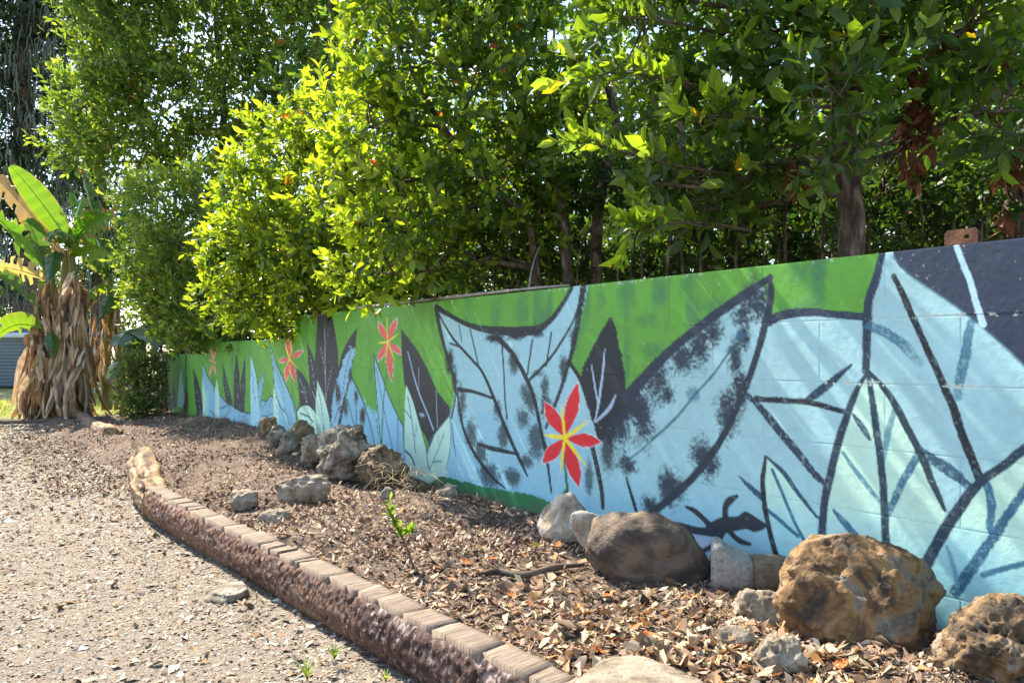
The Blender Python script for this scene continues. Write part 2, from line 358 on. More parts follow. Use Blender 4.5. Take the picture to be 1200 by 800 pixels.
def paint_mural(t, z):
    p = Paint(t, z); S, Fi, Sm = p.stroke, p.fill, p.smudge
    # sprayed variation of the green ground
    p.c *= (1 + 0.10 * p.n3 + 0.04 * p.n1)[:, None]
    st = vnoise(np.stack([t * 7, z * 0.8, 0 * t], 1), 77) + 0.5 * vnoise(np.stack([t * 19, z * 2.0, 0 * t], 1), 78)
    p.mix(np.arange(len(t)), TEALG, 0.55 * smooth(st + 0.5 * p.n3 + 0.12 * p.n1, 0.35, 1.2))
    for a in ((580, 372, 9, 22), (612, 366, 9, 22), (640, 372, 8, 18), (737, 340, 12, 25), (775, 343, 12, 22), (757, 375, 18, 12), (935, 320, 14, 18), (955, 318, 16, 20), (705, 352, 8, 20), (835, 360, 20, 12), (765, 410, 16, 12), (800, 335, 10, 16)):
        Sm(*a, TEALG, 0.38, 0.5)
    Fi([(196, 415), (222, 415), (222, 450), (196, 470)], lin(58, 128, 56), 8, 0.5)
    # blue ground
    Fi([(470, 640), (470, 525), (500, 530), (528, 485), (534, 455), (600, 430), (668, 430), (680, 445), (700, 480), (733, 464), (770, 425), (820, 380), (895, 330), (900, 372), (930, 363), (960, 362), (1018, 372), (1031, 292), (1230, 272), (1230, 830), (470, 830)], BLUE)
    idx = np.nonzero((p.t < 5.5))[0]
    blueish = (p.c[idx, 2] > p.c[idx, 1]); idx = idx[blueish]
    p.c[idx] *= (1 + 0.06 * p.n3[idx] + 0.03 * p.n1[idx])[:, None]
    zl = np.interp(p.t[idx], [-2, 0.5, 3, 5], [0.18, 0.22, 0.22, 0.2])
    p.mix(idx, lin(118, 182, 204), 0.45 * smooth(zl - p.z[idx] + 0.12 * p.n3[idx], -0.15, 0.25))
    # ---- far end
    Fi([(194, 420), (200, 462), (202, 482), (194, 478)], FARD); Fi([(203, 438), (207, 470), (205, 480), (201, 476)], lin(52, 78, 80))
    Fi([(212, 429), (216, 470), (213, 478), (208, 476), (209, 458)], lin(158, 204, 206)); S([(213, 440), (212, 468)], 1.2, TEAL)
    Fi([(219, 439), (221, 484), (215, 482)], FARD)
    Fi([(226, 430), (232, 446), (236, 462), (239, 492), (231, 490), (228, 462)], FARD); S([(230, 452), (235, 485)], 0.8, LBLUE, 0, 0.6)
    Fi([(238, 427), (242, 440), (250, 452), (258, 463), (264, 471), (272, 474), (280, 481), (293, 485), (296, 505), (262, 505), (245, 500), (239, 495), (238, 460)], FBLUE)
    S([(238, 426), (242, 438), (250, 452), (258, 463), (266, 472), (274, 476), (281, 481), (293, 484)], 1.6, FARD)
    S([(257, 479), (264, 476), (270, 473)], 1.4, FARD); S([(270, 474), (266, 484), (262, 491)], 1.4, FARD); S([(282, 482), (280, 488)], 1.2, FARD); S([(246, 480), (252, 486)], 1.2, FARD); S([(272, 476), (268, 486)], 0.8, FARD); S([(285, 488), (291, 483)], 1.0, FARD)
    Fi([(237, 443), (241, 462), (241, 492), (238, 492)], MINT); Fi([(244, 453), (245, 470), (243, 492), (240, 492), (241, 468)], lin(150, 205, 200)); Fi([(254, 442), (257, 465), (257, 494), (252, 494), (252, 460)], MINT)
    S([(249, 440), (251, 462)], 1.0, DGREEN)
    petals(p, 249.5, 424, [(247.5, 407), (254, 407), (245, 441), (253.5, 440), (244.5, 421)], [(253, 425)], TAN, 1.3, lin(230, 190, 150), 1.5, False)
    Fi([(261, 424), (266, 445), (273, 474), (265, 472), (261, 445)], FARD); S([(263, 444), (268, 466)], 0.9, LBLUE, 0, 0.55)
    Fi([(277, 412), (281, 440), (281, 482), (274, 478), (274, 440)], FARD); S([(277, 440), (279, 470)], 0.9, LBLUE, 0, 0.55)
    Fi([(287, 418), (288, 445), (286, 484), (281, 482), (282, 445)], FARD); S([(285, 450), (284, 474)], 0.8, LBLUE, 0, 0.4)
    Fi([(304, 478), (306, 468), (312, 470), (317, 464), (320, 466), (322, 500), (304, 505)], FBLUE); S([(304, 480), (307, 469), (312, 470), (317, 464), (320, 465)], 1.4, FARD); S([(306, 480), (314, 468)], 1.0, FARD); S([(307, 487), (314, 487), (319, 484)], 1.2, FARD); S([(318, 468), (314, 484)], 0.8, FARD)
    Fi([(310, 433), (308, 452), (306, 466), (303, 474), (301, 458)], FBLUE); S([(310, 433), (304, 455), (302, 462)], 1.1, FARD); S([(310, 433), (307, 460), (303, 474)], 0.9, FARD)
    Fi([(294, 415), (300, 440), (304, 470), (305, 505), (294, 505), (293, 460)], lin(160, 210, 216)); S([(294, 415), (300, 440), (304, 472)], 1.1, FARD); S([(295, 432), (297, 460)], 1.2, TEAL); S([(297, 440), (300, 480)], 0.9, TEAL)
    Fi([(316, 402), (322, 422), (330, 440), (340, 462), (346, 478), (348, 515), (326, 515), (325, 485), (322, 460), (320, 435)], FBLUE)
    S([(316, 401), (322, 422), (330, 440), (340, 462), (346, 478), (347, 490)], [1.2, 2.2, 2.0, 1.6], FARD); S([(316, 401), (320, 430), (322, 455), (328, 475), (336, 486), (340, 505)], [1.2, 2.0, 1.4], FARD); S([(322, 428), (331, 455), (334, 480)], 1.0, FARD); S([(340, 464), (341, 490)], 0.9, FARD)
    Fi([(321, 451), (325, 470), (327, 500), (320, 500)], MINT); S([(323, 465), (325, 485)], 0.9, TEAL)
    S([(341, 440), (343, 460), (345, 482)], 1.4, DGREEN)
    petals(p, 339, 420, [(337.5, 396), (355, 411), (327, 423), (334.5, 447), (346, 447)], [(334, 404), (344, 402), (348, 431), (340.5, 447), (334, 433)], PINK, 3.0, lin(230, 205, 70), 2.0)
    # ---- dark cluster
    Fi([(372, 360), (387, 358), (392, 385), (396, 410), (397, 435), (392, 460), (388, 500), (375, 500), (368, 450), (369, 420), (371, 390)], FARD)
    Fi([(360, 402), (366, 415), (371, 428), (380, 500), (366, 490), (362, 440)], FARD); S([(360, 403), (366, 416), (371, 430)], 1.0, DARK)
    Fi([(347, 431), (354, 437), (361, 448), (366, 465), (369, 490), (352, 480), (350, 455)], FARD)
    S([(380, 377), (381, 420), (382, 468)], 1.5, lin(150, 165, 175)); S([(385, 385), (383, 402)], 1.0, lin(140, 155, 165)); S([(375.5, 406), (379, 425), (381, 440)], 1.2, lin(150, 165, 175)); S([(389, 431), (385, 450), (382, 462)], 1.0, lin(150, 165, 175)); S([(363.5, 417), (366, 432), (369, 455)], 1.0, lin(150, 165, 175)); S([(366, 458), (370, 468)], 1.2, lin(150, 165, 175))
    S([(351, 444), (356, 456), (361, 478)], 1.0, lin(160, 178, 190)); S([(357, 452), (359, 462)], 0.8, lin(160, 178, 190)); S([(352, 458), (356, 460)], 1.0, lin(160, 178, 190))
    Fi([(425, 468), (432, 478), (441, 485), (446, 545), (420, 540)], lin(132, 190, 208), 6)
    Fi([(411, 441), (420, 458), (428, 478), (436, 500), (442, 545), (396, 540), (398, 500), (405, 470)], FBLUE)
    Fi([(419, 383), (416, 410), (411, 441), (404, 470), (398, 505), (388, 515), (388, 470), (394, 440), (402, 410), (410, 395)], FARD)
    Fi([(411, 406), (416, 408), (412, 430), (406, 455), (399, 480), (392, 515), (387, 505), (390, 465), (397, 440), (403, 420)], lin(140, 186, 208), 4)
    S([(414, 404), (406, 430), (402, 455), (396, 480), (389, 500)], 1.4, FARD); Sm(396, 462, 4, 14, FARD); Sm(405, 478, 4, 12, FARD, .9); Sm(410, 440, 3, 12, FARD)
    S([(411, 441), (420, 458), (428, 478), (434, 498), (441, 530)], 2.2, FARD); S([(408, 470), (413, 490), (419, 510)], 1.6, FARD); S([(418, 470), (417, 505)], 1.2, FARD); S([(396, 480), (402, 474), (407, 468)], 2.2, FARD); Sm(417, 464, 3.5, 12, FARD); Sm(425, 487, 4, 12, FARD)
    Fi([(348, 481), (352, 476), (360, 474), (368, 480), (374, 495), (380, 535), (360, 530), (350, 494)], MINT); S([(347, 482), (353, 475), (361, 474), (369, 481)], 2.8, DARK, .2); S([(352, 484), (361, 488), (367, 494)], 2.4, TEAL, .4); S([(356, 477), (364, 492), (369, 515)], 1.2, TEAL)
    Fi([(372, 445), (380, 465), (386, 490), (390, 530), (372, 530), (370, 470)], MINT); S([(374, 462), (378, 485), (380, 510)], 1.6, TEAL, .4); S([(372, 445), (380, 465), (386, 490), (389, 515)], 1.2, FARD)
    Fi([(438, 415), (447, 440), (456, 465), (472, 498), (474, 560), (445, 545), (442, 480), (440, 450)], lin(142, 192, 212))
    S([(438, 415), (447, 440), (456, 465), (466, 487), (473, 500)], 2.0, FARD); S([(438, 415), (440, 445), (443, 480), (446, 520)], 1.8, FARD); S([(441, 430), (447, 465), (453, 495), (460, 525)], 1.6, FARD); S([(466, 490), (466, 530)], 1.6, FARD); S([(473, 500), (473, 540)], 1.6, FARD)
    S([(453, 420), (452, 445), (449, 475), (447, 525)], [2.0, 3.0, 3.4], lin(52, 122, 74))
    petals(p, 454, 400.5, [(443, 377), (465, 372.5), (471, 415), (443, 423), (459, 447)], [(453.5, 372), (467, 391), (443, 402), (451.5, 425), (463, 423)], PINK, 3.6, lin(232, 208, 80), 2.2)
    Fi([(470, 386), (478, 395), (490, 412), (500, 430), (512, 458), (528, 478), (528, 492), (506, 530), (498, 510), (480, 480), (474, 450), (471, 420)], lin(47, 47, 50))
    S([(478, 412), (483, 433), (490, 457), (499, 480), (508, 503)], [1.6, 2.4, 2.4], lin(165, 185, 205)); S([(491, 431), (491, 458)], 1.4, lin(140, 155, 172)); S([(511, 458), (512, 480), (513, 500)], 1.8, lin(140, 150, 165)); Sm(494.5, 486, 4, 3.5, lin(150, 165, 185))
    # ---- big two eared leaf
    Fi([(508, 357), (516, 366), (540, 378), (560, 386), (590, 389), (620, 388), (640, 378), (655, 362), (668, 342), (675, 330), (690, 330), (684, 360), (676, 390), (668, 430), (680, 500), (690, 650), (500, 650), (500, 560), (527, 490), (534, 460), (532, 440), (524, 415), (514, 385)], lin(152, 194, 200))
    i2 = p.near(p.pts([(528, 480), (690, 620)])[0], 0.02); i2 = i2[p.c[i2, 2] > p.c[i2, 1] * 0.98]; p.mix(i2, lin(110, 176, 208), 0.6 * smooth(-0.02 - p.z[i2] + 0.1 * p.n3[i2], -0.15, 0.2) + 0.2)
    Fi([(476, 449), (484, 470), (492, 500), (501, 530), (503, 575), (478, 565), (474, 520), (474, 480)], MINT); S([(476, 449), (486, 475), (494, 505), (500, 528)], 1.6, DARK); S([(478, 465), (483, 495), (487, 530)], 2.0, TEAL, .4); S([(474, 480), (482, 490)], 1.6, TEAL); S([(475, 528), (482, 535), (486, 545)], 3.0, TEAL, .3); S([(488, 495), (487, 512)], 1.2, TEAL)
    Fi([(527, 487), (528, 520), (522, 570), (503, 575), (500, 555), (501, 530), (510, 508)], MINT); S([(527, 487), (514, 502), (503, 518), (501, 530)], [1.0, 2.4, 2.4], lin(60, 100, 120)); S([(527, 487), (528, 520), (523, 550)], [1, 1.6], TEAL); S([(520, 508), (510, 535), (503, 550)], 1.4, TEAL, .3); S([(514, 510), (514, 522)], 1.2, TEAL); S([(508, 541), (517, 540)], 2.4, TEAL, .4, .7)
    S([(529, 495), (532, 520), (534, 535)], [2.0, 2.4, .8], TEAL); S([(500, 530), (502, 548)], 2.0, lin(90, 80, 60))
    S([(529, 490), (534, 460), (532, 440)], 3.5, DARK)
    S([(511, 361), (515, 383), (522, 410), (530, 436), (534, 462)], [9, 8, 6, 6, 3], DARK, .25); Sm(527, 425, 6, 18); Sm(533, 445, 5, 20)
    S([(511, 360), (525, 368), (545, 379), (565, 385), (590, 388), (615, 388), (632, 385), (646, 374), (658, 358), (670, 338)], [8, 6, 6, 9, 12, 11, 8, 7, 6], DARK, .25)
    Sm(580, 396, 14, 8); Sm(604, 393, 14, 7); Sm(630, 391, 10, 7, DARK, .9)
    S([(684, 334), (680, 360), (674, 392), (668, 420), (659, 450), (648, 480), (640, 500)], [11, 10, 9, 7, 6, 6, 5], DARK, .35); Sm(672, 395, 6, 20, DARK, .9); Sm(660, 430, 7, 18, DARK, .9)
    S([(682, 345), (672, 375), (658, 400), (640, 425), (621, 444)], [3, 3.6, 3.8, 4.5], DARK, .3); Sm(630, 437, 9, 6, DARK, .7)
    S([(514, 368), (530, 395), (552, 420), (566, 437), (580, 470), (592, 500), (605, 530), (618, 557)], [3, 3.5, 4, 4.5, 6, 6, 6, 3], DARK, .15)
    for q, w in (([(538, 381), (541, 400)], 2), ([(551, 386), (561, 428)], 2.6), ([(588, 398), (590, 430), (592, 465), (594, 490)], 3), ([(527, 402), (539, 406)], 2.6), ([(624, 398), (618, 438)], 3), ([(646, 390), (640, 428)], 3)): S(q, w, DARK, .3)
    S([(583, 396), (597, 410), (610, 430), (622, 455), (629, 480), (635, 510), (640, 525)], [8, 7, 7, 7, 6, 6], DARK, .2); S([(637, 520), (642, 545), (646, 577)], [6, 5, 3], DARK, .2); Sm(602, 425, 7, 18, DARK, .9); Sm(615, 458, 7, 14, DARK, .8)
    S([(536, 460), (540, 490), (548, 515), (562, 540), (578, 560), (592, 572)], [4, 5, 5, 5, 4, 2], DARK, .2)
    S([(537, 456), (555, 459), (576, 466)], [6, 4, 3.6], DARK, .2); S([(560, 520), (580, 526), (608, 532)], [4, 6, 3], DARK, .4)
    for a in ((541, 470, 6, 24), (552, 508, 8, 20), (564, 530, 8, 14), (574, 556, 13, 16), (600, 558, 11, 12), (590, 510, 6, 16), (583, 478, 5, 12), (622, 470, 8, 16), (612, 490, 9, 14), (628, 515, 10, 22), (638, 452, 6, 14), (640, 475, 7, 15), (616, 540, 9, 8)): Sm(a[0], a[1], a[2] * 1.2, a[3] * 1.2, DARK, .85, .5)
    for q in ([(546, 365), (552, 378)], [(556, 366), (566, 388)], [(571, 406), (581, 430), (590, 448)], [(604, 445), (616, 470)]): S(q, [0.5, 1.8, 0.5], lin(190, 225, 225), .5, .5)
    # ---- dark leaf with pale veins
    Fi([(716, 370), (722, 385), (727, 410), (732, 440), (734, 462), (752, 458), (732, 492), (712, 512), (702, 520), (690, 480), (680, 445), (683, 430), (695, 405), (706, 385)], DARK, 2); S([(668, 425), (680, 445), (690, 475)], 6, DARK)
    S([(709, 409), (706, 440), (702, 468), (697, 494)], [1.5, 3, 3.4, 2], lin(170, 190, 208)); S([(693, 427), (697, 452), (701, 474)], [1.5, 3, 2.5], lin(170, 190, 208)); S([(722, 462), (714, 478), (698, 494)], [1.2, 5, 2], lin(165, 188, 208))
    S([(694, 522), (700, 548), (705, 575), (706, 594)], [8, 8, 7, 6], DARK, .2); Sm(690, 560, 5, 22, DARK, .75, .5); Sm(712, 525, 9, 34, DARK, .9); Sm(716, 500, 10, 24)
    # ---- large leaf, dry brushed
    for a in ((888, 357, 16, 26), (872, 368, 14, 18), (820, 402, 14, 26), (835, 388, 14, 18), (800, 420, 14, 18), (772, 450, 16, 30), (782, 462, 8, 14), (752, 490, 15, 34), (740, 478, 14, 22), (728, 500, 14, 24), (862, 418, 9, 22), (872, 395, 8, 16), (852, 490, 14, 26), (868, 455, 8, 20), (824, 538, 18, 26), (787, 573, 17, 22), (762, 592, 12, 12), (735, 545, 12, 10, )): Sm(a[0], a[1], a[2] * 1.16, a[3] * 1.12, lin(38, 48, 60), .97, .6)
    Sm(866, 392, 6, 7, TEAL, .8, .6); Sm(855, 412, 5, 7, TEAL, .7, .6); Sm(812, 462, 9, 8, TEAL, .6, .6)
    S([(876, 390), (864, 404), (851, 417), (835, 441), (817, 459), (793, 489), (763, 517), (730, 544)], 2.6, lin(58, 96, 108), .8, .9); S([(864, 402), (835, 439), (793, 487), (763, 515)], .9, DARK, .4)
    S([(903, 325), (870, 347), (830, 375), (790, 407), (760, 437), (734, 466)], [8, 12, 12, 12, 14, 16], lin(42, 50, 64), .15)
    S([(902, 324), (904, 345), (897, 378), (888, 412), (876, 447), (862, 481), (842, 520), (815, 556), (790, 580), (758, 606)], [6, 9, 9.5, 9, 9, 9, 9, 9.5, 10, 9], lin(40, 50, 60), .12)
    S([(734, 559), (739, 577), (746, 600)], [3, 5, 6], DARK, .3)
    # ---- right part
    Sm(812, 640, 24, 22, lin(190, 192, 206), .8, .3)
    S([(899, 377), (915, 370), (935, 366), (960, 366), (985, 369), (1015, 371)], [13, 11, 11, 10, 9, 9], NAVY, .3)
    Fi([(1046, 288), (1230, 270), (1230, 455), (1200, 428), (1180, 408), (1150, 382), (1130, 366), (1100, 345), (1070, 325), (1053, 312), (1047, 300)], lin(42, 54, 72))
    S([(1047, 302), (1070, 325), (1100, 345), (1130, 366), (1160, 390), (1200, 428)], 4, lin(60, 90, 108), .6, .6)
    S([(1121, 288), (1135, 325), (1146, 360), (1152, 380)], [6, 7, 7, 8], lin(172, 205, 222), .4)
    S([(1034, 292), (1027, 325), (1018, 352), (1016, 385), (1015, 434)], [8, 10, 11, 11, 9], lin(40, 55, 72), .3)
    S([(1047, 324), (1060, 350), (1072, 378), (1085, 405), (1105, 450), (1118, 480), (1130, 515), (1148, 560)], [6, 8, 8, 8, 9, 10, 10, 11], DARK, .35)
    S([(1138, 378), (1132, 410), (1126, 440), (1122, 464)], [9, 11, 12, 10], TEAL, .7, .85, .3); S([(1018, 381), (1040, 391), (1060, 406), (1078, 425)], [9, 11, 12, 9], TEAL, .7, .85, .6)
    S([(943, 471), (958, 460), (975, 447), (998, 427)], [6, 10, 9, 3], lin(40, 62, 78), .3); S([(886, 467), (920, 469), (950, 472), (992, 483)], [7, 7, 7, 6], DARK, .4)
    S([(877, 464), (893, 480), (915, 507), (940, 537), (955, 556), (968, 568)], [6, 9, 10, 10, 9, 7], lin(46, 62, 76), .7)
    S([(866, 558), (880, 572), (894, 583)], [2, 7, 9], lin(48, 84, 100), .6)
    S([(1083, 533), (1105, 546), (1120, 557), (1140, 572)], [12, 14, 13, 8], lin(52, 84, 102), .8)
    mintg = lambda s, i: LB_MINT(s, i)
    Fi([(897, 534), (910, 545), (925, 562), (940, 585), (957, 604), (956, 720), (920, 720), (910, 660), (903, 630), (897, 590), (894, 560)], mintg)
    S([(905, 550), (918, 580), (928, 605), (942, 632)], 4.5, TEAL, .5); S([(899, 597), (915, 610), (935, 627)], 5, TEAL, .5)
    S([(897, 535), (894, 560), (896, 590), (902, 622), (913, 662)], [4, 7, 7, 7, 8], DARK, .2); S([(898, 535), (915, 550), (930, 570), (945, 590), (958, 606)], [3, 6, 6, 5, 4], lin(50, 80, 96), .4)
    Fi([(1017, 434), (1003, 455), (993, 480), (982, 515), (972, 555), (965, 590), (960, 630), (955, 760), (1075, 760), (1110, 622), (1107, 600), (1095, 570), (1078, 530), (1065, 505), (1050, 475), (1035, 455)], mintg)
    S([(1000, 486), (1010, 500), (1019, 514)], [4, 8, 5], lin(48, 84, 100), .4); S([(1049, 478), (1041, 508), (1034, 542)], [5, 8, 5], lin(84, 134, 150), .6, .85); S([(988, 530), (1005, 555), (1030, 586)], [4, 6, 5], lin(90, 140, 152), .7); S([(1079, 528), (1060, 560), (1047, 588), (1040, 604)], [9, 9, 8, 6], lin(64, 110, 130), .6); S([(977, 598), (990, 613), (1006, 630)], [4, 9, 8], lin(64, 110, 130), .6)
    S([(1018, 440), (1022, 470), (1028, 510), (1034, 560), (1039, 645)], [5, 8, 9, 9, 10], lin(42, 64, 78), .3)
    S([(1015, 437), (1001, 458), (990, 484), (979, 518), (969, 556), (962, 592), (957, 650)], [1.5, 2, 2, 2, 2, 2], WHITE, .5, .8)
    S([(1017, 436), (1004, 457), (994, 482), (983, 517), (973, 556), (966, 592), (961, 650)], [4, 7, 9, 10, 10, 10, 10], lin(42, 60, 74), .2); S([(1019, 436), (1045, 467), (1062, 500), (1078, 530), (1091, 562), (1107, 597)], [5, 8, 9, 9, 9, 4], lin(40, 58, 70), .3)
    Fi([(1230, 508), (1200, 525), (1180, 541), (1150, 563), (1130, 586), (1110, 616), (1085, 660), (1070, 760), (1230, 800)], mintg)
    S([(1215, 553), (1200, 575), (1180, 605), (1160, 635), (1140, 665), (1120, 693)], [8, 9, 10, 11, 12, 13], lin(56, 98, 120), .55); S([(1156, 565), (1162, 590), (1160, 615), (1163, 628)], [9, 10, 8, 4], lin(64, 112, 132), .6); S([(1110, 640), (1118, 665), (1122, 686)], [4, 6, 5], lin(110, 160, 170), .7); S([(1152, 674), (1175, 666), (1205, 659)], [6, 7, 7], lin(64, 112, 132), .6)
    S([(1230, 510), (1200, 526), (1180, 542), (1150, 564), (1130, 587), (1110, 617), (1085, 661), (1072, 700)], [12, 11, 10, 10, 12, 13, 13, 12], lin(40, 58, 72), .2)
    # ---- lizard
    LZ = lin(46, 50, 56)
    S([(787, 614), (800, 617), (815, 621), (838, 624)], [8, 9.5, 9, 10], LZ, .15); S([(832, 620), (848, 615), (862, 613), (874, 611)], [13, 19, 17, 15], LZ)
    Fi([(866, 603), (873, 599), (880, 602), (888, 607), (897, 613), (899, 616), (893, 621), (884, 623), (876, 620), (868, 618)], LZ, 0, 1, True)
    S([(850, 608), (850, 594), (855, 586), (864, 581)], [9, 8, 9, 4], LZ); S([(805, 594), (815, 599), (824, 607), (834, 618)], [4, 7, 7, 9], LZ); S([(848, 620), (842, 632), (833, 641), (818, 647)], [9, 7, 7, 4], LZ); S([(852, 618), (860, 628), (868, 634), (879, 637)], [9, 7, 7, 4], LZ)
    # ---- green skirting stroke and main flower
    Fi([(505, 566), (515, 558), (532, 561), (560, 568), (588, 573), (624, 580), (658, 593), (700, 625), (690, 680), (480, 640)], lin(44, 112, 66), 2)
    S([(661, 530), (663, 555), (665, 575), (663, 600)], [3.5, 4, 5, 6], lin(36, 92, 58)); Fi([(658, 580), (663, 572), (668, 585), (664, 605), (658, 605)], lin(40, 104, 60))
    petals(p, 662, 513, [(677, 448), (638, 471), (705, 518), (636, 543), (679, 571)], [(658, 472), (690, 493), (637, 509), (656, 557), (688, 547)], RED, 8.0, YEL, 4.6)
    Sm(662, 512, 4, 5, YEL, 1, .1)
    # ---- chipped paint along joints and grime
    n = p.n2
    for zj in (1.159, 0.869):
        k = np.nonzero(abs(p.z - zj) < 0.010)[0]; p.mix(k, lin(196, 200, 186), 0.75 * smooth(n[k] + 0.8 * p.n3[k], 0.55, 0.9) * (p.t[k] < 1.1))
    k = np.nonzero((p.z > TOP1 - 0.02) & (p.t < T12))[0]; p.mix(k, lin(190, 190, 170), 0.8 * smooth(n[k] + 0.6 * p.n3[k], 0.75, 1.0))
    p.mix(np.arange(len(t)), lin(190, 196, 186), 0.4 * smooth(n - 0.35 * p.n3, 1.3, 1.5))
    # splashed dirt just above the soil
    zb = bed_z(t, 0 * t); p.mix(np.arange(len(t)), lin(96, 84, 68), 0.55 * smooth(zb + 0.07 + 0.06 * p.n3 + 0.03 * n - z, 0, 0.09))
    return np.clip(p.c, 0.004, 0.85)

def LB_MINT(s, i):
    a = 0.65 * smooth(0.26 - s.z[i] + 0.10 * s.n3[i], -0.12, 0.34)[:, None]
    return (MINT * (1 + 0.05 * s.n3[i] + 0.03 * s.n1[i])[:, None]) * (1 - a) + lin(120, 192, 210) * a

def build_wall():
    blocks = []
    joints = [TOP1 - COURSE * k for k in range(0, 6)]           # 1.449 ... -0.001
    joints.append(-0.30)
    for k in range(6):
        z1, z0 = joints[k], joints[k + 1]
        off = 0.0 if k % 2 else BLEN / 2
        edges = np.arange(-4, 40) * BLEN + off + 0.845 - BLEN * 0
        edges = np.unique(np.concatenate([[T_START], edges[(edges > T_START + .12) & (edges < T_END - .12)], [T_END]]))
        for a, b in zip(edges[:-1], edges[1:]):
            parts = []
            for (s0, s1, top) in ((T_START, T12, TOP1), (T12, T23, TOP2), (T23, T_END, TOP3)):
                aa, bb = max(a, s0), min(b, s1)
                if bb - aa > 0.02:
                    zt = min(z1, top)
                    if zt - z0 > 0.03: parts.append((aa, bb, z0, zt, top))
            for aa, bb, lo, hi, top in parts:
                if top - hi < 0.12 and top - hi > 0.001: hi = top
                if top < TOP1 and hi == top and False: pass
                blocks.append((aa, bb, lo, hi))
    allV = []; meta = []
    for (a, b, lo, hi) in blocks:
        Y = max(P0[1] + 0.8 * 0.5 * (a + b), 2.9); kk = (1.18 if Y < 5.2 else 0.8) if b > -0.1 and hi > -0.05 else 4.0; sp_t = kk * Y * Y / (2908 * 0.853); sp_z = kk * Y / (F * 0.853)
        nt_ = int(np.clip((b - a) / sp_t, 6, 260)); nz_ = int(np.clip((hi - lo) / sp_z, 6, 130))
        g = 0.003
        tt = np.concatenate([[a], np.linspace(a + g, b - g, nt_), [b]]); zz = np.concatenate([[lo], np.linspace(lo + g, hi - g, nz_), [hi]])
        Tm, Zm = np.meshgrid(tt, zz, indexing='ij')
        d = np.zeros_like(Tm); d[[0, -1], :] = 0.0011; d[:, [0, -1]] = 0.0011
        allV.append(np.stack([Tm.ravel(), Zm.ravel(), d.ravel()], 1)); meta.append((len(tt), len(zz)))
    A = np.vstack(allV); col = paint_mural(A[:, 0], A[:, 1])
    pn = np.stack([A[:, 0], A[:, 1], 0 * A[:, 0]], 1)
    relief = 0.0008 * fbm(pn * 9, 3, 61) + 0.0003 * fbm(pn * 60, 2, 62)
    x, y = wall_xy(A[:, 0], relief - A[:, 2]); W = np.stack([x, y, A[:, 1]], 1)
    i = 0
    for (na, nb), blk in zip(meta, blocks):
        n = na * nb; V = W[i:i + n]; c = col[i:i + n]; i += n
        T = grid_tris(na, nb)
        G = np.arange(n).reshape(na, nb)
        rim = np.concatenate([G[:, 0], G[-1, 1:], G[-2::-1, -1], G[0, -2:0:-1]])
        back = V[rim] - np.array([WQ[0], WQ[1], 0]) * 0.06
        m = len(rim); j = np.arange(m); k = (j + 1) % m
        T2 = np.vstack([np.stack([rim[j], n + j, n + k], 1), np.stack([rim[j], n + k, rim[k]], 1)])
        jit = np.array([WQ[0], WQ[1], 0]) * rng.uniform(-0.0006, 0.0006)
        o = obj_np('block', np.vstack([V, back]) + jit, np.vstack([T, T2]), PAINT, wall, np.vstack([c, c[rim] * 0 + lin(150, 146, 136)]), True)
    mb = MB(); R = np.array([[WT[0], WQ[0], 0], [WT[1], WQ[1], 0], [0, 0, 1]])
    for (s0, s1, top) in ((T_START, T12, TOP1), (T12, T23, TOP2), (T23, T_END, TOP3)):
        x, y = wall_xy((s0 + s1) / 2, -0.11); mb.box((x, y, (top - 0.004 - 0.4) / 2), ((s1 - s0) / 2 - 0.003, 0.09, (top - 0.004 + 0.4) / 2), R)
    mb.build('wall_core', CONC, wall)
build_wall()
print('wall done')

# ------------------------------------------------------------------ log edging
WOOD_TOP = mat_noise('weathered_wood', [(0.36, (0.095, 0.068, 0.048)), (0.5, (0.19, 0.142, 0.102)), (0.64, (0.26, 0.205, 0.152))], 12, 0.9, 0.5, 34, (1, 1, 1), dist=0.3, bdist=0.008)
def grain(mat, angle, sc):
    nt = mat.node_tree; mp = [n for n in nt.nodes if n.type == 'MAPPING'][0]; m2 = nt.nodes.new('ShaderNodeMapping'); m2.inputs['Rotation'].default_value = (0, 0, angle)
    src = mp.inputs['Vector'].links[0].from_socket; nt.links.new(src, m2.inputs['Vector']); nt.links.new(m2.outputs['Vector'], mp.inputs['Vector']); mp.inputs['Scale'].default_value = sc
grain(WOOD_TOP, -0.705, (0.7, 9, 1))
BARKFACE = mat_attr('rough_log_bark', 0.85, 50, 0.45, 0.8, 110, 0.3, 0.008)
GOLDWOOD = mat_attr('bare_golden_wood', 0.8, 35, 0.4, 0.6, 90, 0.25, 0.006)

def log_frame(path, n):
    path = np.asarray(path, float); sp = spline(path, 24); d = np.concatenate([[0], np.cumsum(np.linalg.norm(np.diff(sp, axis=0), axis=1))])
    s = np.linspace(0, d[-1], n); xy = np.stack([np.interp(s, d, sp[:, 0]), np.interp(s, d, sp[:, 1])], 1)
    tg = np.gradient(xy, axis=0); tg /= np.linalg.norm(tg, axis=1)[:, None]
    return s, xy, tg, np.stack([tg[:, 1], -tg[:, 0]], 1)         # last: to the right (bed side)

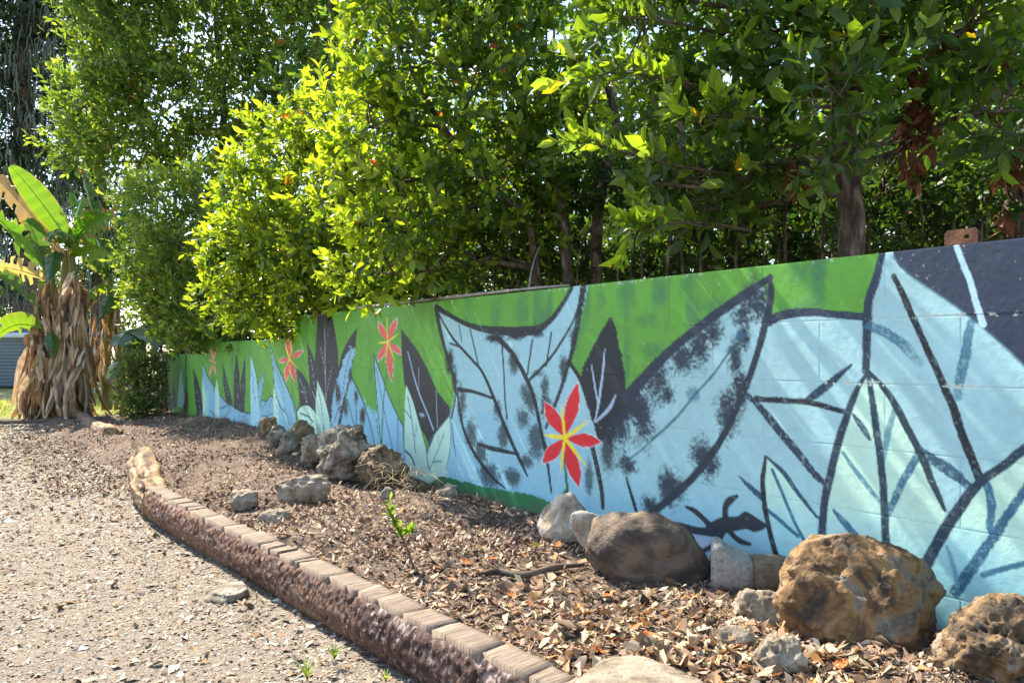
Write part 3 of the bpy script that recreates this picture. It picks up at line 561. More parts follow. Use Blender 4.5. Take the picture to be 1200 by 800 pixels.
def sweep(path, n, prof_fn, m, colfn, name, mat, parent, s_range=None, seed=0):
    s, xy, tg, nr = log_frame(path, n)
    V = []; K = []
    for i in range(n):
        d, z = prof_fn(s[i], s[-1]); K.append(np.stack([np.full(m, s[i]), np.arange(m) / m, z], 1))
        V.append(np.stack([xy[i, 0] + nr[i, 0] * d, xy[i, 1] + nr[i, 1] * d, z], 1))
    V = np.array(V); K = np.array(K)
    cen = V.mean(1); T = []
    idx = np.arange(n * m).reshape(n, m); a = idx[:-1]; b = idx[1:]; a2 = np.roll(a, -1, 1); b2 = np.roll(b, -1, 1)
    T = np.vstack([np.stack([a.ravel(), a2.ravel(), b2.ravel()], 1), np.stack([a.ravel(), b2.ravel(), b.ravel()], 1)])
    Vf = V.reshape(-1, 3); caps = []
    for e, sgn in ((0, 1), (n - 1, -1)):
        c = len(Vf); Vf = np.vstack([Vf, cen[e] - np.append(tg[e], 0) * 0.004 * sgn]); r = idx[e]
        caps.append(np.stack([np.full(m, c), np.roll(r, -1) if sgn > 0 else r, r if sgn > 0 else np.roll(r, -1)], 1))
    Kf = np.vstack([K.reshape(-1, 3), [[0, 0, 0], [s[-1], 0, 0]]])
    return obj_np(name, Vf, np.vstack([T] + caps), mat, parent, colfn(Vf, Kf), False)

def edging_log(path, label, s_bark, loc, h=0.25, zb=-0.248, wid=1.0, seed=0, top_pieces=True, gold=True):
    root = empty('edging_log', (*loc, zb), label, 'log', 'logs edging the planting bed')
    full = spline(np.array(path), 24); dd = np.concatenate([[0], np.cumsum(np.linalg.norm(np.diff(full, axis=0), axis=1))])
    L = dd[-1]; cut = lambda a, b: np.stack([np.interp(np.linspace(a, b, 30), dd, full[:, 0]), np.interp(np.linspace(a, b, 30), dd, full[:, 1])], 1)
    th = None; m = 44
    def prof(s, smax):
        u = np.arange(m) / m
        # left rough face (0..0.45), top (0.45..0.62), right (0.62..0.9), bottom
        d = np.interp(u, [0, 0.10, 0.25, 0.40, 0.47, 0.50, 0.62, 0.66, 0.85, 0.9, 1.0], [-0.045, -0.085, -0.098, -0.082, -0.066, -0.058, 0.038, 0.044, 0.06, 0.05, -0.045]) * wid
        z = np.interp(u, [0, 0.10, 0.25, 0.40, 0.47, 0.50, 0.62, 0.66, 0.85, 0.9, 1.0], [0.0, 0.05, 0.10, 0.155, 0.18, 0.182, 0.182, 0.17, 0.05, 0.0, 0.0]) * (h / 0.2) + zb
        k = np.stack([np.full(m, s * 40) + z * 34, z * 30 - s * 16, np.full(m, seed + 0.0)], 1); face = smooth(0.49 - u, 0.0, 0.06) * smooth(u, 0, 0.05)
        nn = fbm(k, 4, 90 + seed, 0.62); plate = np.round(2.2 * fbm(np.stack([np.full(m, s * 6) + z * 9, z * 14, np.full(m, 3.0)], 1), 2, 95 + seed)) / 2.2
        lump = vnoise(np.stack([np.full(m, s * 1.6), z * 2, np.full(m, 9.0)], 1), 99 + seed)
        d = d - face * (0.010 * (1 - 2 * np.abs(nn)) + 0.006 * plate + 0.008 * lump); z = z + 0.006 * lump
        return d, z
    def colf(V, K):
        k = np.stack([K[:, 0] * 40 + V[:, 2] * 34, V[:, 2] * 30 - K[:, 0] * 16, np.full(len(V), seed + 0.0)], 1); n = fbm(k, 4, 90 + seed, 0.62)
        b = smooth(fbm(np.stack([K[:, 0] * 1.2, V[:, 2] * 3, 0 * V[:, 2]], 1), 3, 71 + seed), -0.5, 0.5)[:, None]
        c = np.array([0.085, 0.046, 0.036]) * (1 - b) + np.array([0.20, 0.108, 0.066]) * b
        w = smooth(n, 0.42, 0.8)[:, None]; dk = smooth(-n, 0.3, 0.9)[:, None]
        c = c * (1 - 0.6 * dk) * (1 - w) + np.array([0.42, 0.33, 0.28]) * w
        gl = smooth(K[:, 0], s_bark - 0.45, s_bark + 0.02)[:, None] * smooth(n, -0.5, 0.3)[:, None] if gold else 0
        return c * (1 - gl) + np.array([0.30, 0.19, 0.09]) * gl
    sweep(cut(0, s_bark), int(s_bark / 0.006), prof, m, colf, 'bark_body', BARKFACE, root, seed=seed)
    if gold:
        m2 = 36; Lg = L - s_bark
        def prof2(s, smax):
            u = np.arange(m2) / m2; f = s / smax; tp = 1 + 0.35 * f - 0.25 * f ** 6
            d = np.interp(u, [0, 0.12, 0.3, 0.45, 0.5, 0.62, 0.7, 0.85, 1], [-0.08, -0.12, -0.125, -0.09, -0.06, 0.055, 0.085, 0.08, -0.08]) * tp * wid
            z = zb + np.interp(u, [0, 0.12, 0.3, 0.45, 0.5, 0.62, 0.7, 0.85, 1], [0, 0.06, 0.13, 0.185, 0.20, 0.195, 0.15, 0.0, 0.0]) * (h / 0.2) * (1 + (0.75 if smax < 1.8 and seed == 1 else 0.1) * f) * (1 - 0.12 * f ** 8)
            k = np.stack([np.full(m2, s * 3.2), z * 30, d * 30], 1); nn = fbm(k, 4, 60 + seed) + 0.7 * np.abs(fbm(np.stack([np.full(m2, s * 9), z * 55, d * 55], 1), 3, 63 + seed))
            hole = np.exp(-(((s - 0.42) / 0.07) ** 2 + ((u - 0.42) / 0.06) ** 2)) + 0.8 * np.exp(-(((s - 0.15) / 0.10) ** 2 + ((u - 0.36) / 0.05) ** 2)) + 0.6 * np.exp(-(((s - smax + .25) / 0.10) ** 2 + ((u - 0.44) / 0.06) ** 2))
            fib = np.abs(fbm(np.stack([np.full(m2, s * 2.2), u * 26, np.full(m2, 2.0)], 1), 3, 68 + seed)); rag = 0.05 * smooth(np.array([f]), 0.75, 1.0)[0] * fbm(np.stack([np.full(m2, s * 8), u * 18, np.full(m2, 5.0)], 1), 2, 69)
            return d + 0.016 * nn + 0.07 * hole + 0.022 * fib * np.sign(0.5 - u), z + 0.007 * nn - 0.03 * hole - 0.016 * fib + rag
        def colg(V, K):
            k = np.stack([K[:, 0] * 3, V[:, 2] * 60, V[:, 0] * 20], 1); n = fbm(k, 4, 66 + seed)[:, None]
            s = K[:, 0][:, None]; u = K[:, 1][:, None]
            hole = np.exp(-(((s - 0.42) / 0.05) ** 2 + ((u - 0.42) / 0.05) ** 2)) + np.exp(-(((s - 0.15) / 0.10) ** 2 + ((u - 0.35) / 0.035) ** 2))
            fb = np.abs(fbm(np.stack([K[:, 0] * 2.2, K[:, 1] * 26, np.full(len(K), 2.0)], 1), 3, 68 + seed))[:, None]; c = np.array([0.25, 0.15, 0.072]) * (1 + 0.55 * n) * (0.45 + 1.1 * smooth(fb, 0.02, 0.5)) ; g = smooth(n, 0.2, 0.7); c = c * (1 - 0.5 * g) + np.array([0.34, 0.28, 0.21]) * 0.5 * g
            return np.clip(c * (1 - 0.85 * np.clip(hole, 0, 1)), 0.01, 0.6)
        sweep(cut(s_bark - 0.01, L), 130, prof2, m2, colg, 'bare_wood_end', GOLDWOOD, root, seed=seed)
    if top_pieces:
        s = 0.02; r = np.random.default_rng(40 + seed)
        while s < s_bark - 0.04:
            l = r.choice([0.07, 0.12, 0.18, 0.27]) * r.uniform(0.8, 1.3); e = min(s + l, s_bark - 0.01)
            a = np.array([np.interp(s + 0.004, dd, full[:, 0]), np.interp(s + 0.004, dd, full[:, 1])]); b = np.array([np.interp(e - 0.003, dd, full[:, 0]), np.interp(e - 0.003, dd, full[:, 1])])
            t = (b - a); ln = np.linalg.norm(t); t /= ln; n = np.array([t[1], -t[0]]); sk = r.uniform(-0.012, 0.012)
            zt = zb + h * 0.985 + r.uniform(-0.0015, 0.0015) + 0.006 * float(vnoise(np.array([[s * 1.6, 0, 9.0]]), 99 + seed)[0]); tilt = r.uniform(-0.004, 0.005)
            wl, wr = -0.067 * wid + r.uniform(-0.004, 0.004), 0.046 * wid + r.uniform(-0.012, 0.008)
            nu, nv = 5, 6; V = []; bv = 0.0
            for ii in range(nu):
                f = ii / (nu - 1); 
                for jj in range(nv):
                    g = jj / (nv - 1); d = wl + (wr - wl) * g
                    off = sk * (g - 0.5) * 2; pxy = a + t * (ln * f + off) + n * d
                    edge = (ii in (0, nu - 1)) or (jj in (0, nv - 1))
                    z = zt + tilt * (f - 0.5) * 2 - (bv if edge else 0) + 0.0006 * r.normal()
                    if jj == 0: pxy = pxy + n * r.normal(0, 0.004)
                    V.append((pxy[0], pxy[1], z))
            G = np.arange(nu * nv).reshape(nu, nv); rim = np.concatenate([G[:, 0], G[-1, 1:], G[-2::-1, -1], G[0, -2:0:-1]]); V = np.array(V); nn = len(V)
            low = V[rim] - np.array([0, 0, 0.035]); mm = len(rim); j = np.arange(mm); k = (j + 1) % mm
            T = np.vstack([grid_tris(nu, nv)[:, [0, 2, 1]], np.stack([rim[j], n_ := nn + j, nn + k], 1), np.stack([rim[j], nn + k, rim[k]], 1)])
            obj_np('sawn_segment', np.vstack([V, low]), T, WOOD_TOP, root)
            s = e + (r.uniform(-0.0055, -0.003) if r.uniform() < 0.6 else 0.001)
    return root
LOGP = np.array(LOG)
edging_log(LOGP, 'long rough barked log with sawn top segments and golden broken end edging the bed', 5.35, (-0.9, 3.45), seed=1)
edging_log([(-7.7, 13.4), (-6.9, 12.2), (-6.1, 11.1), (-5.5, 10.3)], 'short weathered log lying beyond the long log near the banana plants', 2.6, (-6.5, 11.6), h=0.24, wid=1.15, seed=5, top_pieces=False, gold=True)

# ------------------------------------------------------------------ rocks
OCHRE = mat_noise('ochre_limestone', [(0.36, (0.04, 0.034, 0.026)), (0.44, (0.13, 0.07, 0.03)), (0.51, (0.27, 0.155, 0.062)), (0.56, (0.22, 0.165, 0.11)), (0.62, (0.10, 0.095, 0.072))], 4.2, 0.75, 0.9, 26, dist=1.2, bdist=0.02, pits=(26, 0.6))
OCHRE2 = mat_noise('dark_ochre_limestone', [(0.38, (0.03, 0.026, 0.02)), (0.46, (0.10, 0.065, 0.035)), (0.53, (0.21, 0.125, 0.055)), (0.60, (0.27, 0.215, 0.155)), (0.7, (0.16, 0.145, 0.12))], 5.0, 0.8, 0.9, 30, dist=0.8, bdist=0.02, pits=(30, 0.6))
BROWNROCK = mat_noise('smooth_brown_stone', [(0.36, (0.05, 0.038, 0.029)), (0.47, (0.10, 0.075, 0.053)), (0.55, (0.17, 0.118, 0.072)), (0.66, (0.115, 0.098, 0.08))], 4.5, 0.75, 0.9, 60, (1, 1, 1.8), 0.5, bdist=0.01)
PALEROCK = mat_noise('pale_limestone', [(0.36, (0.22, 0.16, 0.10)), (0.5, (0.42, 0.35, 0.26)), (0.62, (0.60, 0.55, 0.47))], 6, 0.85, 0.8, 50, bdist=0.015, pits=(50, 0.5))
GREYROCK = mat_noise('grey_limestone', [(0.36, (0.08, 0.06, 0.042)), (0.5, (0.25, 0.205, 0.15)), (0.64, (0.42, 0.365, 0.285))], 9, 0.9, 0.9, 45, bdist=0.02, pits=(38, 0.6))
POROUS = mat_noise('porous_brown_limestone', [(0.36, (0.06, 0.04, 0.022)), (0.5, (0.22, 0.155, 0.09)), (0.64, (0.38, 0.28, 0.17))], 9, 0.9, 1.0, 40, bdist=0.02, pits=(34, 0.7))
TANROCK = mat_noise('tan_limestone', [(0.36, (0.12, 0.09, 0.058)), (0.5, (0.27, 0.215, 0.15)), (0.64, (0.38, 0.32, 0.24))], 8, 0.9, 0.8, 45, bdist=0.015, pits=(40, 0.5))
ICO = {}
def ico(n):
    if n not in ICO:
        bm = bmesh.new(); bmesh.ops.create_icosphere(bm, subdivisions=n, radius=1.0)
        ICO[n] = (np.array([v.co[:] for v in bm.verts]), np.array([[v.index for v in f.verts] for f in bm.faces])); bm.free()
    return ICO[n]
def rock(label, c, size, mat, seed, rz=0.0, tilt=0.0, amp=0.28, fr=1.3, fine=0.05, pore=0.0, cuts=4, sub=5, name='rock', group='rocks along the foot of the mural wall', flat=0.0):
    V, T = ico(sub); r = np.random.default_rng(seed); v = V.copy()
    for k in range(cuts):
        n = r.normal(size=3); n[2] *= 0.7; n /= np.linalg.norm(n); d = r.uniform(0.62, 0.85); pj = np.maximum(v @ n - d, 0); v = v - n * (pj * 0.88)[:, None]
    dirn = V
    v = v * (1 + amp * fbm(v * fr + seed, 3, seed))[:, None]
    v = v + dirn * (fine * fbm(v * 5 + seed, 4, seed + 5, 0.6))[:, None]
    if pore:
        pn = fbm(v * 8 + seed, 3, seed + 9, 0.6); v = v - dirn * (pore * smooth(pn, 0.15, 0.6))[:, None]
    if flat: v[:, 2] = np.where(v[:, 2] > flat, flat + (v[:, 2] - flat) * 0.25, v[:, 2])
    v = v / np.abs(v).max(0)
    v = v * np.array(size) * 0.5
    ct, st = math.cos(tilt), math.sin(tilt); v = np.stack([v[:, 0] * ct - v[:, 2] * st, v[:, 1], v[:, 0] * st + v[:, 2] * ct], 1)
    cz, sz = math.cos(rz), math.sin(rz); v = np.stack([v[:, 0] * cz - v[:, 1] * sz, v[:, 0] * sz + v[:, 1] * cz, v[:, 2]], 1)
    o = obj_np(name, v + np.array(c), T, mat, None, None, True, origin=c)
    tag(o, label, 'rock', group); return o
def rock_at(label, x0, x1, y0, y1, Y, mat, seed, depth=0.8, sink=0.15, **kw):
    w = (x1 - x0) / F * Y; h = (y1 - y0) / F * Y * (1 + sink)
    c = P((x0 + x1) / 2, (y0 + y1) / 2 + (y1 - y0) * sink / 2, Y)
    return rock(label, c, (w, w * depth, h), mat, seed, **kw)
rock_at('largest ochre and grey pitted boulder leaning on the mural', 908, 1108, 628, 768, 3.02, OCHRE, 11, 0.7, 0.12, tilt=-0.32, amp=0.11, fr=1.4, fine=0.03, pore=0.04, cuts=6, sub=6)
rock_at('dark pitted ochre boulder at the right edge of the frame', 1104, 1262, 695, 850, 2.62, OCHRE2, 23, 0.8, 0.0, amp=0.18, fine=0.06, pore=0.08, cuts=5, sub=6)
rock_at('smooth brown boulder below the painted lizard', 684, 838, 597, 690, 3.82, BROWNROCK, 37, 0.62, 0.18, tilt=-0.42, amp=0.15, fr=1.1, fine=0.022, cuts=6, sub=6)
rock_at('white edged triangular stone under the large red painted flower', 631, 697, 580, 640, 4.42, PALEROCK, 41, 0.55, 0.15, tilt=0.6, amp=0.14, fine=0.035, cuts=12, sub=5)
rock_at('thin white slab tucked behind the smooth brown boulder', 672, 716, 592, 655, 4.12, PALEROCK, 43, 0.4, 0.1, tilt=0.7, amp=0.1, fine=0.03, cuts=9, sub=4)
rock_at('pale limestone lump in front of the broken concrete block', 862, 934, 686, 742, 3.12, TANROCK, 47, 0.8, 0.2, amp=0.2, fine=0.07, pore=0.05, cuts=6, sub=5)
rock_at('pale rough limestone lump at the bottom edge below the ochre boulder', 878, 944, 738, 812, 2.66, TANROCK, 53, 0.8, 0.0, amp=0.22, fine=0.08, pore=0.06, cuts=6, sub=5)
rock_at('small pale limestone lump left of the rough one at the bottom edge', 836, 892, 726, 772, 2.86, TANROCK, 59, 0.8, 0.15, amp=0.22, fine=0.08, pore=0.05, cuts=6, sub=4)
rock_at('broad flat topped tan boulder cut off by the bottom edge', 648, 848, 758, 900, 2.26, TANROCK, 61, 0.75, 0.0, amp=0.10, fine=0.03, pore=0.03, cuts=4, sub=6, flat=0.55)
rock_at('dark brown stone farthest along the rock row', 302, 330, 488, 513, 9.0, POROUS, 67, 0.8, 0.2, amp=0.2, fine=0.1, pore=0.08, sub=4)
rock_at('small pitted olive stone in front of the farthest dark stone', 310, 339, 494, 521, 8.3, GREYROCK, 71, 0.8, 0.2, amp=0.22, fine=0.1, pore=0.1, sub=4)
rock_at('dark stone against the rounded mint painted leaf', 335, 368, 491, 517, 8.35, POROUS, 73, 0.8, 0.2, amp=0.2, fine=0.09, pore=0.06, sub=4)
rock_at('small grey pitted stone beside the tan holed one', 325, 352, 505, 530, 7.6, GREYROCK, 79, 0.8, 0.2, amp=0.25, fine=0.1, pore=0.08, sub=4)
rock_at('tan brown stone with dark holes left of the grey peaked rock', 349, 392, 505, 541, 7.1, TANROCK, 83, 0.8, 0.2, amp=0.18, fine=0.08, pore=0.09, sub=5)
rock_at('large grey craggy rock with a peaked top', 366, 442, 494, 563, 6.45, GREYROCK, 89, 0.7, 0.12, amp=0.3, fr=1.7, fine=0.12, pore=0.07, cuts=7, sub=5)
rock_at('brown porous rock right of the grey peaked rock', 411, 480, 520, 566, 6.2, POROUS, 97, 0.7, 0.2, amp=0.2, fine=0.10, pore=0.1, cuts=5, sub=5)
rock_at('rounded tan rock lying free on the mulch', 317, 389, 551, 584, 5.5, TANROCK, 101, 0.8, 0.35, amp=0.15, fine=0.08, pore=0.05, cuts=4, sub=5)
rock_at('low grey stone beside the middle of the long log', 268, 304, 572, 590, 5.25, TANROCK, 103, 0.8, 0.6, amp=0.2, fine=0.1, pore=0.05, sub=4)
rock_at('small dark grey stone by the green painted skirting', 512, 540, 564, 585, 5.75, GREYROCK, 107, 0.8, 0.3, amp=0.2, fine=0.1, pore=0.05, sub=4)
rock_at('small grey stone below the brown porous rock', 444, 464, 569, 587, 5.6, GREYROCK, 109, 0.8, 0.3, amp=0.2, fine=0.1, sub=4)
rock_at('rough clod of grey soil stone behind the long log', 300, 345, 594, 612, 4.9, TANROCK, 113, 0.8, 0.7, amp=0.2, fine=0.12, pore=0.06, sub=4)
rock_at('flat pale stone lying on the gravel beside the long log', 241, 292, 680, 697, 3.85, GREYROCK, 127, 1.3, 0.6, amp=0.12, fine=0.06, cuts=6, sub=4, group='stones on the gravel', flat=0.3)
# broken concrete block, half grey half brown
cb = empty('concrete_block', P(876, 692, 3.62), 'broken grey and brown concrete block behind the pale stones', 'concrete block')
CGREY = mat_noise('grey_block', [(0.35, (0.22, 0.205, 0.175)), (0.65, (0.42, 0.395, 0.345))], 60, 0.95, 0.5, 140)
CBROWN = mat_noise('stained_block', [(0.35, (0.13, 0.095, 0.055)), (0.65, (0.24, 0.18, 0.11))], 30, 0.95, 0.5, 140)
def chunk(name, poly, x0, y0, Y, depth, mat, seed):
    bm = bmesh.new(); vs_ = []
    for dy in (0, depth):
        vs_.append([bm.verts.new(P(px, py, Y) + np.array([0.25 * dy, dy, 0])) for px, py in poly])
    n = len(poly); bm.faces.new(vs_[0]); bm.faces.new(vs_[1][::-1])
    for i in range(n): bm.faces.new((vs_[0][i], vs_[1][i], vs_[1][(i + 1) % n], vs_[0][(i + 1) % n]))
    bmesh.ops.recalc_face_normals(bm, faces=bm.faces); bmesh.ops.bevel(bm, geom=bm.edges[:], offset=0.006, segments=2, affect='EDGES')
    bmesh.ops.triangulate(bm, faces=bm.faces[:]); bmesh.ops.subdivide_edges(bm, edges=[e for e in bm.edges if e.calc_length() > 0.03], cuts=2, use_grid_fill=True)
    bmesh.ops.triangulate(bm, faces=bm.faces[:])
    V = np.array([v.co[:] for v in bm.verts]); V += 0.004 * np.stack([fbm(V * 30 + k * 7, 3, seed + k) for k in range(3)], 1)
    T = np.array([[v.index for v in f.verts] for f in bm.faces]); bm.free()
    return obj_np(name, V, T, mat, cb)
chunk('grey_half', [(834, 642), (842, 639), (858, 652), (884, 662), (884, 692), (848, 696), (833, 690)], 0, 0, 3.56, 0.2, CGREY, 3)
chunk('brown_half', [(884.3, 661), (925, 662), (926, 698), (884.3, 693)], 0, 0, 3.55, 0.2, CBROWN, 9)

# ------------------------------------------------------------------ scattered pieces
def scatter(base, L, Wd, curl, tilt, rngs, yaw=None):
    """curled leaf and bark flakes: 9 verts, 8 tris each"""
    n = len(base)
    tv = np.array([(x, y * w) for x, w in ((-0.5, 0.22), (-0.02, 1.0), (0.5, 0.12)) for y in (-0.5, 0.0, 0.5)], float)
    T0 = np.array([(0, 3, 4), (0, 4, 1), (1, 4, 5), (1, 5, 2), (3, 6, 7), (3, 7, 4), (4, 7, 8), (4, 8, 5)])
    yaw = rngs.uniform(0, 2 * math.pi, n) if yaw is None else yaw
    v = np.repeat(tv[None], n, 0) + rngs.normal(0, 0.07, (n, 9, 2)); bend = rngs.normal(0, 0.16, n)
    x = v[:, :, 0] * L[:, None]; y = (v[:, :, 1]) * Wd[:, None] + (bend * L)[:, None] * (v[:, :, 0] ** 2) * 2
    sgn = np.where(rngs.uniform(size=n) < 0.5, 1.0, -1.0)
    z = (sgn * curl * 1.6)[:, None] * L[:, None] * ((v[:, :, 1] * 2) ** 2 * (Wd / L)[:, None] + 0.7 * v[:, :, 0] ** 2) + rngs.normal(0, 0.04, (n, 9)) * L[:, None]
    rx = np.clip(rngs.normal(0, tilt, n), -0.7, 0.7); ry = np.clip(rngs.normal(0, tilt * 1.6, n), -1.0, 1.0)
    z = z + x * np.tan(rx)[:, None] + y * np.tan(ry)[:, None]
    c, s = np.cos(yaw)[:, None], np.sin(yaw)[:, None]
    z = z - z.min(1, keepdims=True) * 0.75
    V = np.stack([base[:, 0:1] + x * c - y * s, base[:, 1:2] + x * s + y * c, base[:, 2:3] + z], 2).reshape(-1, 3)
    T = (T0[None] + (np.arange(n) * 9)[:, None, None]).reshape(-1, 3)
    return V, T
def flakes(base, L, Wd, tilt, rngs):
    """small folded chips and straws: 4 verts, 2 tris each"""
    n = len(base); tv = np.array([(-0.5, -0.12), (0.0, -0.5), (0.5, 0.1), (0.02, 0.5)]); yaw = rngs.uniform(0, 6.283, n)
    v = np.repeat(tv[None], n, 0) + rngs.normal(0, 0.09, (n, 4, 2)); x = v[:, :, 0] * L[:, None]; y = v[:, :, 1] * Wd[:, None]
    z = x * np.tan(np.clip(rngs.normal(0, tilt, n), -0.8, 0.8))[:, None] + y * np.tan(np.clip(rngs.normal(0, tilt * 1.5, n), -1, 1))[:, None] + np.array([0, 1, 0, 1.0]) * (rngs.uniform(-0.1, 0.25, n) * Wd)[:, None]
    z = z - z.min(1, keepdims=True) * 0.8; c, s = np.cos(yaw)[:, None], np.sin(yaw)[:, None]
    V = np.stack([base[:, 0:1] + x * c - y * s, base[:, 1:2] + x * s + y * c, base[:, 2:3] + z], 2).reshape(-1, 3)
    return V, (np.array([(0, 1, 2), (0, 2, 3)])[None] + (np.arange(n) * 4)[:, None, None]).reshape(-1, 3)
def pick(cols, w, n, r, var=0.25):
    k = r.choice(len(cols), n, p=np.array(w) / sum(w)); return np.array(cols)[k] * np.exp(r.normal(0, var, (n, 1)))
def vis(x, y, m=0.1):            # within the surveyed field of view, with a margin for a step aside
    return (np.abs(x / np.maximum(y, 0.1)) < 0.682 + m + 0.5 / np.maximum(y, 0.1)) & (y > 1.5)
r = np.random.default_rng(101)
BROWNS = [(0.10, 0.06, 0.038), (0.21, 0.134, 0.084), (0.33, 0.225, 0.148), (0.43, 0.32, 0.22), (0.52, 0.415, 0.30), (0.32, 0.13, 0.045)]
def bed_points(n, qmax=1.86):
    t = r.uniform(-1.6, 14.0, n * 9); q = r.uniform(0.02, 2.6, n * 9); x, y = wall_xy(t, q)
    lim = np.where(t < logq[-1, 0] + 0.1, log_q(t) - 0.09, 2.6); drift = fbm(np.stack([t * 1.7, q * 1.7, 0 * t], 1), 3, 44); k = (q < lim) & vis(x, y) & (r.uniform(0, 1, len(t)) < np.clip((2.6 / y) ** 1.5, 0, 1) * np.clip(0.7 + 0.9 * drift + 0.5 * smooth(y, 3.4, 2.6), 0.28, 1))
    t, q, x, y = t[k][:n], q[k][:n], x[k][:n], y[k][:n]
    return np.stack([x, y, np.maximum(bed_z(t, q), gravel_z(x, y))], 1)
b1 = bed_points(66000); b1 = b1[np.argsort(b1[:, 1])]; n = len(b1); L = r.lognormal(math.log(0.0145), 0.55, n) * np.clip(b1[:, 1] / 3.0, 0.9, 1.6) ** 0.3; h_ = int(np.searchsorted(b1[:, 1], 3.9)); wd = L * r.uniform(0.18, 0.6, n)
V, T = scatter(b1[:h_], L[:h_], wd[:h_], r.uniform(0.05, 0.4, h_), 0.3, r); Vb, Tb = flakes(b1[h_:] + np.array([0, 0, 0.003]), np.minimum(L[h_:] * 1.2, 0.04), np.minimum(wd[h_:] * 1.4, 0.018), 0.42, r)
c1 = pick(BROWNS, [3, 5, 5, 3, 1.2, 0.3], n, r) * (1 + 0.38 * fbm(b1 * 1.6, 3, 15))[:, None]
b2 = bed_points(34000); n2 = len(b2); L2 = r.lognormal(math.log(0.034), 0.45, n2); V2, T2 = flakes(b2, L2, L2 * 0.085, 0.2, r); c2 = pick(BROWNS, [3, 4, 4, 3, 1.5, 0.2], n2, r)
o = obj_np('leaf_litter', np.vstack([V, Vb, V2]), np.vstack([T, Tb + len(V), T2 + len(V) + len(Vb)]), LITTER, None, np.vstack([np.repeat(c1[:h_], 9, 0), np.repeat(c1[h_:], 4, 0), np.repeat(c2, 4, 0)]), True); tag(o, 'brown dead leaves, bark and twig mulch covering the bed', 'leaf litter', kind='stuff')
# pale broad leaves gathered in front of the boulders
def near_pile(n, cx, cy, sx, sy):
    t0, q0 = tq_of(cx, cy); x = cx + r.normal(0, sx, n); y = cy + r.normal(0, sy, n); t, q = tq_of(x, y); k = (q > 0.12) & (q < log_q(t) - 0.1)
    return np.stack([x[k], y[k], bed_z(t[k], q[k]) + 0.008], 1)
b3 = np.vstack([near_pile(900, 0.55, 2.75, 0.45, 0.35), near_pile(350, 0.95, 2.75, 0.25, 0.2), near_pile(250, 0.1, 3.4, 0.5, 0.5)]); n3 = len(b3)
L3 = r.uniform(0.028, 0.06, n3); V3, T3 = scatter(b3, L3, L3 * r.uniform(0.4, 0.6, n3), r.uniform(0.05, 0.3, n3), 0.35, r)
c3 = pick([(0.44, 0.34, 0.225), (0.52, 0.40, 0.25), (0.32, 0.20, 0.11), (0.42, 0.20, 0.07), (0.2, 0.12, 0.07)], [4, 3, 4, 1.3, 3], n3, r, 0.15)
o = obj_np('dry_broad_leaves', V3, T3, DRY, None, np.repeat(c3, 9, 0), True); tag(o, 'pale dry broad leaves piled before the boulders', 'dry leaves', kind='stuff')
# gravel
def gravel_points(n, zone, far=False):
    x = r.uniform(-9, 1.2, n * 6); y = 1.6 + r.uniform(0, 1, n * 6) ** 2.2 * 12.5
    if far: y = r.uniform(6.5, 14.6, n * 6)
    t, q = tq_of(x, y)
    lim = np.where(t < logq[-1, 0], log_q(t) + 0.02, 1.95); k = (q > lim) & vis(x, y)
    if zone: k &= (r.uniform(0, 1, len(x)) < np.exp(-np.maximum(q - lim, 0) / 0.9) + 0.06)
    x, y = x[k][:n], y[k][:n]; return np.stack([x, y, gravel_z(x, y) + 0.001], 1)
g1 = np.vstack([gravel_points(75000, False), gravel_points(22000, False, True)]); n = len(g1); L = r.lognormal(math.log(0.0064), 0.5, n) * np.clip(g1[:, 1] / 2.6, 1, 4) ** 0.75; V, T = flakes(g1, L * 1.1, L * r.uniform(0.5, 1.0, n), 0.2, r)
GR = [(0.18, 0.135, 0.095), (0.285, 0.225, 0.165), (0.37, 0.305, 0.23), (0.46, 0.395, 0.315), (0.38, 0.285, 0.17)]
cg = pick(GR, [2, 5, 5, 1.8, 2], n, r, 0.2) * (1 + 0.25 * fbm(g1 * 0.9, 3, 16))[:, None]
o = obj_np('gravel', V, T, CHIPS, None, np.repeat(cg, 4, 0)); tag(o, 'pale gravel scattered over the drive', 'gravel', kind='stuff')
g2 = gravel_points(20000, True); n = len(g2); L = r.lognormal(math.log(0.018), 0.42, n) * np.clip(g2[:, 1] / 2.6, 1, 3) ** 0.3; V, T = scatter(g2, L, L * r.uniform(0.35, 0.7, n), r.uniform(0.02, 0.2, n), 0.22, r)
cg = pick([(0.48, 0.41, 0.32), (0.36, 0.29, 0.21), (0.20, 0.14, 0.09), (0.34, 0.17, 0.06), (0.52, 0.45, 0.35)], [4, 5, 6, 0.9, 1.5], n, r, 0.2)
o = obj_np('wood_chips', V, T, LITTER, None, np.repeat(cg, 9, 0)); tag(o, 'bleached wood chips and leaf bits along the log', 'wood chips', kind='stuff')
